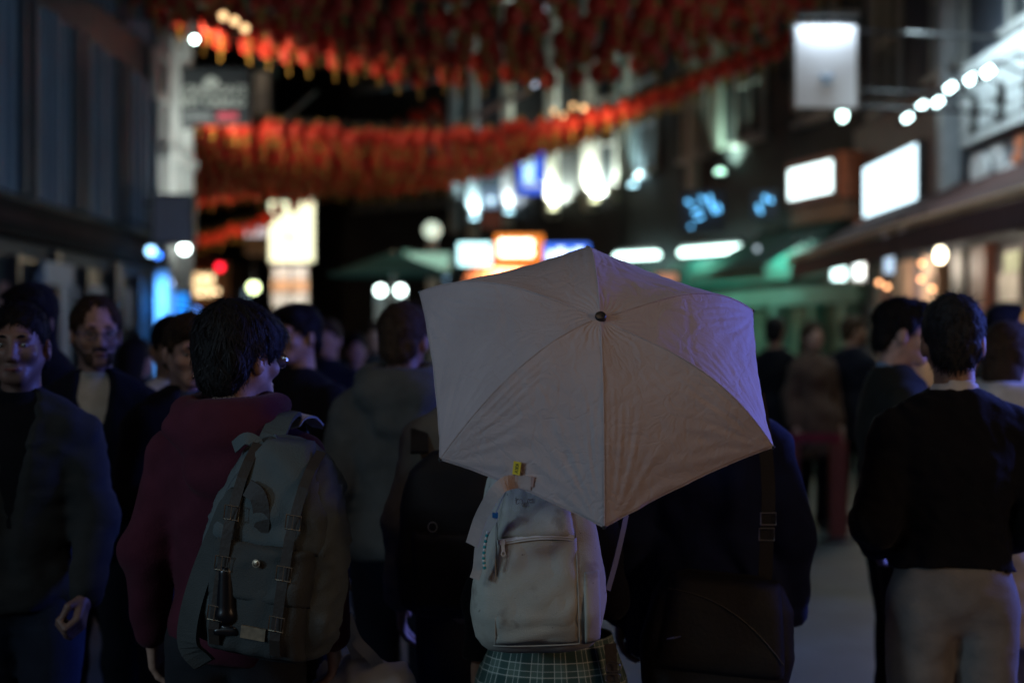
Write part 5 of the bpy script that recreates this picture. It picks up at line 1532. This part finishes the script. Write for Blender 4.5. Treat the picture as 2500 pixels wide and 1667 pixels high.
MB().tube([bp.p(-.11 + .2 * k / 14, .03 + .0015 * k / 14, .005) for k in range(15)], .0016, 5).build('bottom_seam', SEAM, t)
zp = [bp.p(-.092 + .176 * k / 16, .273 + .012 * math.sin(k / 16 * 2.6) , .011) for k in range(17)]
MB().ribbon(zp, .013, .002, Vector((0, -1, .2))).build('zip_tape', mat('zip_tape_cream', (.55, .54, .5), .7), t)
MB().tube([q + Vector((0, -.0025, 0)) for q in zp], .0022, 5).build('zip_teeth', mat('zip_teeth_cream', (.62, .6, .55), .4), t)
z0 = zp[1]
pm = mat('puller_white', (.66, .65, .6), .35)
pl = MB().ribbon([z0 + Vector((-.002, -.006, .006)), z0 + Vector((0, -.007, -.005))], .012, .005, Vector((0, -1, 0))).build('zip_slider', pm, t)
mb = MB(); mb.ribbon([z0 + Vector((.0, -.008, -.004)), z0 + Vector((.001, -.01, -.022))], .008, .0022, Vector((0, -1, 0)))
mb.tube([z0 + Vector((.001 + .0045 * math.cos(k), -.01, -.026 + .0055 * math.sin(k))) for k in [2 * math.pi * q / 14 for q in range(15)]], .0016, 5, False)
sub('puller', mb, pm, pl)
EMB = mat('brown_embroidery', (.16, .085, .05), .7, 0)
ex, ez = -.017, .363
def stitch(pts): return MB().tube([bp.p(ex - .02 + x * .001, ez + z * .001, .0185) for x, z in pts], .0007, 4)
for s_ in ([(-10, 6), (-6, 7), (-3, 5), (0, 7), (2, 5)], [(-11, 4), (-11, -3), (-7, -4), (-5, -1), (-3, -3), (-1, -2)], [(3, 5), (3, 1)], [(16, 5), (16, 1)],
           [(16, 7), (19, 6), (22, 4), (25, 6), (28, 7)], [(28, 7), (28, -2), (24, 0), (22, -2), (20, 0)],
           [(2, -4), (4, -1), (10, -1), (14, -3), (14, -8), (9, -10), (4, -9), (2, -6), (2, -4)], [(6, -4), (10, -4), (10, -7), (6, -7), (6, -4)], [(14, -1), (17, 0)]):
    stitch(s_).build('embroidery', EMB, t)
for sx in (-1, 1):
    q = [MBP @ Vector((sx * .11, .05, .05)), MBP @ Vector((sx * .125, .08, .1)), MBP @ Vector((sx * .125, .1, .2)), MBP @ Vector((sx * .12, .13, .33)), MBP @ Vector((sx * .105, .14, .4)), MBP @ Vector((sx * .09, .04, .42))]
    MB().ribbon(curve_pts(q, 20), .036, .006, Vector((sx, -.6, .2))).build('shoulder_strap', CREAM_C, t)
q = [P(1484, 1440, 3.40), P(1502, 1375, 3.42), P(1520, 1300, 3.44), P(1529, 1255, 3.46)]
MB().ribbon(curve_pts(q, 12), .014, .002, Vector((.5, -1, 0))).build('webbing', mat('dull_webbing', (.14, .14, .17), .6), t)
bp.patch('side_pocket', CREAM_C, (.03, .2, lambda v: (.104, .14)), .004, t, nu=10, seed=17)

# bead keychain hanging on it
t = thing('keychain', 'string of teal and white beads with a blue charm on the cream backpack', 'keychain', P(1205, 1230, 3.25))
pth = curve_pts([P(1238, 1192, 3.22), P(1222, 1222, 3.235), P(1208, 1255, 3.24)], 10)
MB().tube(pth, .0022, 6).build('cord', mat('grey_cord', (.4, .38, .35), .6), t)
MB().box(P(1202, 1264, 3.235), P(1216, 1250, 3.25)).build('blue_charm', mat('blue_charm', (.03, .13, .3), .4), t)
bd = curve_pts([P(1190, 1300, 3.24), P(1184, 1330, 3.24), P(1181, 1360, 3.24), P(1183, 1385, 3.24)], 13)
BT, BW = mat('teal_bead', (.05, .28, .28), .3), mat('white_bead', (.62, .6, .55), .35)
for k, q in enumerate(bd): MB().ball(q, .0042, 8).build('bead', BT if k % 2 else BW, t)
q = curve_pts([P(1208, 1262, 3.245), P(1190, 1285, 3.25), P(1172, 1330, 3.25), P(1166, 1385, 3.25), P(1158, 1412, 3.25)], 16)
MB().ribbon(q, .022, .003, Vector((-.2, -1, 0))).build('fabric_tail', mat('pale_pink_cloth', (.42, .37, .34), .8, .15, 30), t)

# strap with two ring buckles on the skirt
BRLEATH = mat('brown_leather', (.022, .016, .012), .65, .25, 20, bump=.15, bscale=120)
BUCK = mat('antique_brass', (.42, .36, .27), .35, .1, 30, metal=1)
o = MB().ribbon([P(1490, 1570, 3.50), P(1493, 1620, 3.495), P(1497, 1680, 3.485)], .03, .003, Vector((.3, -1, .1))).build('skirt_strap', BRLEATH)
attach(o, girl)
for py in (1628, 1654):
    c = P(1496, py, 3.478)
    o2 = MB().tube([c + Vector((.018 * math.copysign(abs(math.cos(k)) ** .6, math.cos(k)), 0, .0105 * math.copysign(abs(math.sin(k)) ** .6, math.sin(k)))) for k in [2 * math.pi * q / 20 for q in range(21)]], .0018, 6, False).build('buckle', BUCK)
    o2.parent = o

# ------------------------------------------------------------------ dark canvas rucksack on the boy
SLATE = mat('slate_canvas', (.085, .098, .1), .85, .18, 8, bump=.35, bscale=300, spec=.2)
SLATE2 = mat('dark_slate_canvas', (.055, .058, .056), .85, .18, 8, bump=.35, bscale=300, spec=.2)
MR = Matrix.Translation(P(645, 1595, 3.38)) @ Matrix.Rotation(R(-14), 4, 'Z') @ Matrix.Rotation(R(7), 4, 'Y')
rk = Bag([(0, .1, .05), (.02, .15, .085, 0), (.08, .172, .11), (.2, .172, .112), (.32, .158, .1), (.42, .135, .082, .008), (.48, .105, .06, .016), (.51, .06, .035, .022), (.52, .02, .01, .026)], MR)
t = thing('rucksack', 'dark slate canvas rucksack with leather straps on the maroon hoodie', 'rucksack', MR @ Vector((0, 0, 0)))
link('pack_body', rk.mesh('pack_body', SLATE, wr=.016, seed=5), t, None, True)
rk.patch('lid', SLATE, (.27, .515, lambda v: (-.1 + .06 * v ** 2 - .03 * (1 - v), .15 - .09 * v ** 2)), .024, t, wr=.012, seed=21, th=.008)
rk.patch('front_pocket', SLATE2, (.02, .2, lambda v: (-.105, .13)), .03, t, wr=.01, seed=23, th=.006)
rk.patch('pocket_flap', SLATE2, (.15, .285, lambda v: (-.11, .135)), .04, t, wr=.01, seed=25, th=.006)
for x in (-.055, .095):
    q = [rk.p(x - .012 * k / 12, .5 - .46 * k / 12, .03 + .02 * math.sin(min(1, k / 7) * 2.2)) for k in range(13)]
    st = MB().ribbon(q, .024, .004, Vector((-.1, -1, .1))).build('leather_strap', BRLEATH, t)
    for k in (4, 7, 10):
        c = q[k] + Vector((0, -.006, 0))
        mb = MB().tube([c + MR.to_3x3() @ Vector((.018 * sx, 0, .016 * sz)) for sx, sz in ((-1, -1), (1, -1), (1, 1), (-1, 1), (-1, -1))], .0018, 6)
        mb.tube([c + MR.to_3x3() @ Vector((0, -.003, .016)), c + MR.to_3x3() @ Vector((.0, -.004, -.016))], .0012, 6)
        sub('buckle', mb, BUCK, st)
MB().lathe(rk.p(.022, .245, .052), [(.0095, 0), (.0095, .003), (.006, .0032), (.006, .005), (.0035, .006), (1e-6, .0062)], 18, ax=MR.to_3x3() @ Vector((0, -1, 0))).build('stud', mat('brass_stud', (.6, .48, .34), .3, 0, metal=1), t)
c = rk.p(.03, .085, .04)
MB(Matrix.Translation(c) @ MR.to_3x3().to_4x4()).box((-.03, -.004, -.014), (.03, .003, .014)).build('label_patch', mat('tan_label', (.16, .12, .07), .6, .35, 60), t)
q = [rk.p(-.01, .5, .0), P(648, 1120, 3.40), P(668, 1062, 3.42), P(688, 1022, 3.48), P(706, 1010, 3.56), P(720, 1030, 3.66), P(735, 1110, 3.74)]
MB().ribbon(curve_pts(q, 24), .06, .012, [Vector((-.1, -1, .3))] * 12 + [Vector((0, -.5, 1))] * 5 + [Vector((.2, 1, .3))] * 8).build('shoulder_strap', SLATE, t)
q = [rk.p(-.05, .5, .01), P(606, 1180, 3.30), P(572, 1215, 3.27), P(535, 1300, 3.28), P(495, 1400, 3.3), P(466, 1500, 3.31), P(462, 1575, 3.32), P(500, 1620, 3.34)]
MB().ribbon(curve_pts(q, 30), [.045] * 10 + [.055] * 21, .014, Vector((-.45, -1, .1))).build('shoulder_strap', SLATE2, t)
q = [P(604, 1190, 3.26), P(630, 1210, 3.25), P(640, 1260, 3.25), P(634, 1330, 3.26), P(640, 1400, 3.255)]
MB().ribbon(curve_pts(q, 16), [.04] * 12 + [.035, .028, .02, .012, .004], .008, Vector((-.2, -1, .1))).build('hanging_strip', BRLEATH, t)
q = [P(570, 1092, 3.36), P(600, 1070, 3.34), P(628, 1085, 3.34), P(622, 1120, 3.35)]
MB().ribbon(curve_pts(q, 14), .03, .004, Vector((0, -1, .5))).build('grab_handle', SLATE, t)
S = Sdf(.01); cc = P(552, 1448, 3.25)
S.cone(cc + Vector((0, 0, .05)), cc - Vector((0, 0, .045)), .02, .024).ell(cc - Vector((-.0, 0, .05)), (.026, .022, .018)).cone(cc + Vector((-.02, 0, -.085)), cc + Vector((.02, 0, -.085)), .011, .012)
t2 = link('black_pouch', sdf_mesh('black_pouch', S, .005, mat('gloss_black', (.006, .006, .008), .3)), None)
tag(t2, 'glossy black pouch clipped to the left side of the dark rucksack', 'pouch')
# white shoulder panel of the hoodie
S = Sdf(.02)
cS = P(752, 1032, 3.62)
o = MB().ribbon(curve_pts([P(702, 1045, 3.55), P(722, 1018, 3.585), P(748, 1014, 3.64), P(775, 1042, 3.72)], 10), [.02] + [.055] * 9 + [.03], .006, [Vector((-.2, -1, .7))] * 5 + [Vector((.1, -.3, 1))] * 6).build('shoulder_panel', WHITEC)
attach(o, boy)

# hair of the boy: strands over the mop and a few that stand up
def strands(root, n, seed, lmin, lmax, m):
    hm = [c for c in root.children if c.name.split('.')[0] == 'hair'][0].data
    rr = random.Random(seed)
    co = [v.co.copy() for v in hm.vertices]; no = [v.normal.copy() for v in hm.vertices]
    mb = MB()
    cx = sum((c for c in co), Vector()) / len(co)
    top = max(c.z for c in co)
    for k in range(n):
        i = rr.randrange(len(co)); p, nr = co[i], no[i]
        if nr.z < -.5: continue
        crown = Vector((cx.x, cx.y + .03, top))
        d = (p - crown); d -= nr * d.dot(nr)
        if d.length < 1e-3: d = Vector((rr.uniform(-1, 1), rr.uniform(-1, 1), 0))
        d = d.normalized() + Vector((rr.gauss(0, .3), rr.gauss(0, .3), rr.gauss(-.15, .15)))
        d -= nr * d.dot(nr); d.normalize()
        L = rr.uniform(lmin, lmax); lift = rr.uniform(.0, .009); cv = rr.gauss(0, .25)
        w = rr.uniform(.0009, .0022)
        sd = d.cross(nr).normalized()
        q = [p - nr * .003 + d * (L * s) + nr * (lift * math.sin(s * 2.6) - .012 * s * s * (L / .05)) + sd * (cv * L * s * s) for s in (0, .33, .66, 1)]
        vs = []
        for s, a in zip((1, .9, .6, .08), q): vs += [a - sd * w * s, a + sd * w * s]
        mb.add(vs, [(0, 1, 3, 2), (2, 3, 5, 4), (4, 5, 7, 6)])
    for k in range(int(n * .06)):
        i = rr.randrange(len(co))
        p, nr = co[i], no[i]
        if p.z < top - .05: continue
        L = rr.uniform(.015, .05)
        d = (nr + Vector((rr.gauss(0, .5), rr.gauss(0, .4), .5))).normalized(); b = Vector((rr.gauss(0, .5), rr.gauss(0, .4), -.2))
        mb.tube([p + d * L * s + b * L * s * s for s in (0, .3, .6, .85, 1)], [.0004, .0004, .00035, .0003, .00015], 3, False)
    me = mb.mesh('hair_strands', [m])
    return child('hair_strands', me, root)
strands(boy, 5200, 3, .03, .065, mat('hair_strand_black', (.011, .009, .009), .62, .3, 60, spec=.2))

for o in list(scene.objects):
    if o.get('category') == 'person' and o is not boy:
        hs = [c for c in o.children if c.name.split('.')[0] == 'hair']
        if hs and o.location.y < 6.2:
            m_ = hs[0].data.materials[0]
            strands(o, 2600, 5 + int(o.location.y * 10), .02, .05, m_)

# ------------------------------------------------------------------ other bags
MK = Matrix.Translation(P(1108, 1500, 3.92))
bk = Bag([(0, .09, .05), (.03, .14, .08), (.15, .155, .1), (.3, .15, .09), (.4, .12, .07), (.45, .06, .04), (.46, .02, .01)], MK)
t = thing('backpack', 'plain black backpack worn by the olive coat person left of the umbrella', 'backpack', MK @ Vector((0, 0, 0)))
BKN = mat('black_nylon', (.007, .007, .009), .7, .2, 10, bump=.2, bscale=200)
link('pack_body', bk.mesh('pack_body', BKN, wr=.006), t, None, True)
bk.patch('front_pocket', BKN, (.03, .24, lambda v: (-.11, .11)), .02, t)
for sx in (-1, 1):
    q = [MK @ Vector((sx * .1, .08, .44)), MK @ Vector((sx * .105, .16, .5)), MK @ Vector((sx * .11, .25, .47)), MK @ Vector((sx * .14, .2, .3))]
    MB().ribbon(curve_pts(q, 12), .05, .008, [Vector((0, -.5, 1))] * 7 + [Vector((0, 1, .3))] * 6).build('shoulder_strap', BKN, t)
c = P(1056, 1286, 3.80)
MB().tube([c + Vector((.012 * math.cos(k), 0, .013 * math.sin(k))) for k in [2 * math.pi * q / 16 for q in range(17)]], .0015, 5, False).build('pull_ring', mat('grey_cord', (.4, .38, .35)), t)
# hem of the shirt below the olive coat
S = Sdf(.03); S.ell((0, 0, .93), (.2, .135, .1))
# satchel
MS = Matrix.Translation(P(1735, 1720, 3.70)) @ Matrix.Rotation(R(6), 4, 'Y')
sa = Bag([(0, .12, .05), (.03, .18, .07), (.15, .2, .08), (.27, .185, .07), (.33, .15, .05), (.345, .1, .02)], MS)
t = thing('satchel', 'dark brown black satchel hanging at the hip right of the cream backpack', 'bag', MS @ Vector((0, 0, 0)))
SAT = mat('satchel_leather', (.005, .004, .004), .75, .3, 10, bump=.2, bscale=90)
link('bag_body', sa.mesh('bag_body', SAT, wr=.005), t, None, True)
sa.patch('flap', SAT, (.1, .34, lambda v: (-.17 + .03 * v, .17 - .03 * v)), .012, t)
MB().tube([sa.p(-.15 + .31 * k / 14, .3 - .16 * (k / 14) ** 2.2, .016) for k in range(15)], .0022, 5).build('edge_piping', mat('worn_edge', (.03, .026, .022), .6), t)
q = [P(1850, 960, 3.78), P(1866, 1060, 3.745), P(1876, 1200, 3.735), P(1872, 1320, 3.735), P(1866, 1450, 3.735), P(1862, 1545, 3.73), P(1850, 1620, 3.72)]
st = MB().ribbon(curve_pts(q, 24), .036, .004, Vector((0, -1, 0))).build('strap', BKN, t)
for px, py in ((1876, 1266), (1872, 1304)):
    c = P(px, py, 3.725)
    sub('buckle', MB().tube([c + Vector((.02 * sx, 0, .0155 * sz)) for sx, sz in ((-1, -1), (1, -1), (1, 1), (-1, 1), (-1, -1))], .002, 6), mat('steel_buckle', (.5, .47, .44), .3, metal=1), st)
c = P(1645, 1556, 3.6)
MB().tube([c + Vector((-.018, 0, -.003)), c, c + Vector((.018, 0, .004))], [.001, .003, .001], 6).build('clasp', mat('steel_buckle', (.5, .47, .44)), t)
# cream carrier bag low in the middle
S = Sdf(.03)
c = P(905, 1672, 3.75)
S.cone(c + Vector((-.07, 0, -.14)), c + Vector((.09, 0, -.14)), .12, .11).cone(c + Vector((-.05, 0, -.02)), c + Vector((.05, .0, .0)), .09, .07).cone(c + Vector((-.02, 0, .04)), c + Vector((.0, 0, .08)), .045, .025)
t = thing('carrier_bag', 'crumpled cream carrier bag low between the rucksack and the skirt', 'bag', (c.x, c.y, 0))
CB = mat('cream_plastic', (.62, .64, .62), .5, .12, 8, trans=.25)
o = link('bag_body', sdf_mesh('bag_body', S, .008, CB, wr=[(.024, 15, (1, 1, .45), 4), (.012, 34, (1, 1, .5), 6)]), t)
for q in ([c + Vector((-.03, -.03, .06)), P(868, 1590, 3.7), P(850, 1550, 3.68), P(842, 1500, 3.68)], [c + Vector((.03, -.02, .05)), P(905, 1600, 3.7), P(868, 1560, 3.69), P(846, 1500, 3.68)]):
    MB().ribbon(curve_pts(q, 14), .03, .003, Vector((.2, -1, .2))).build('handle', CB, t)
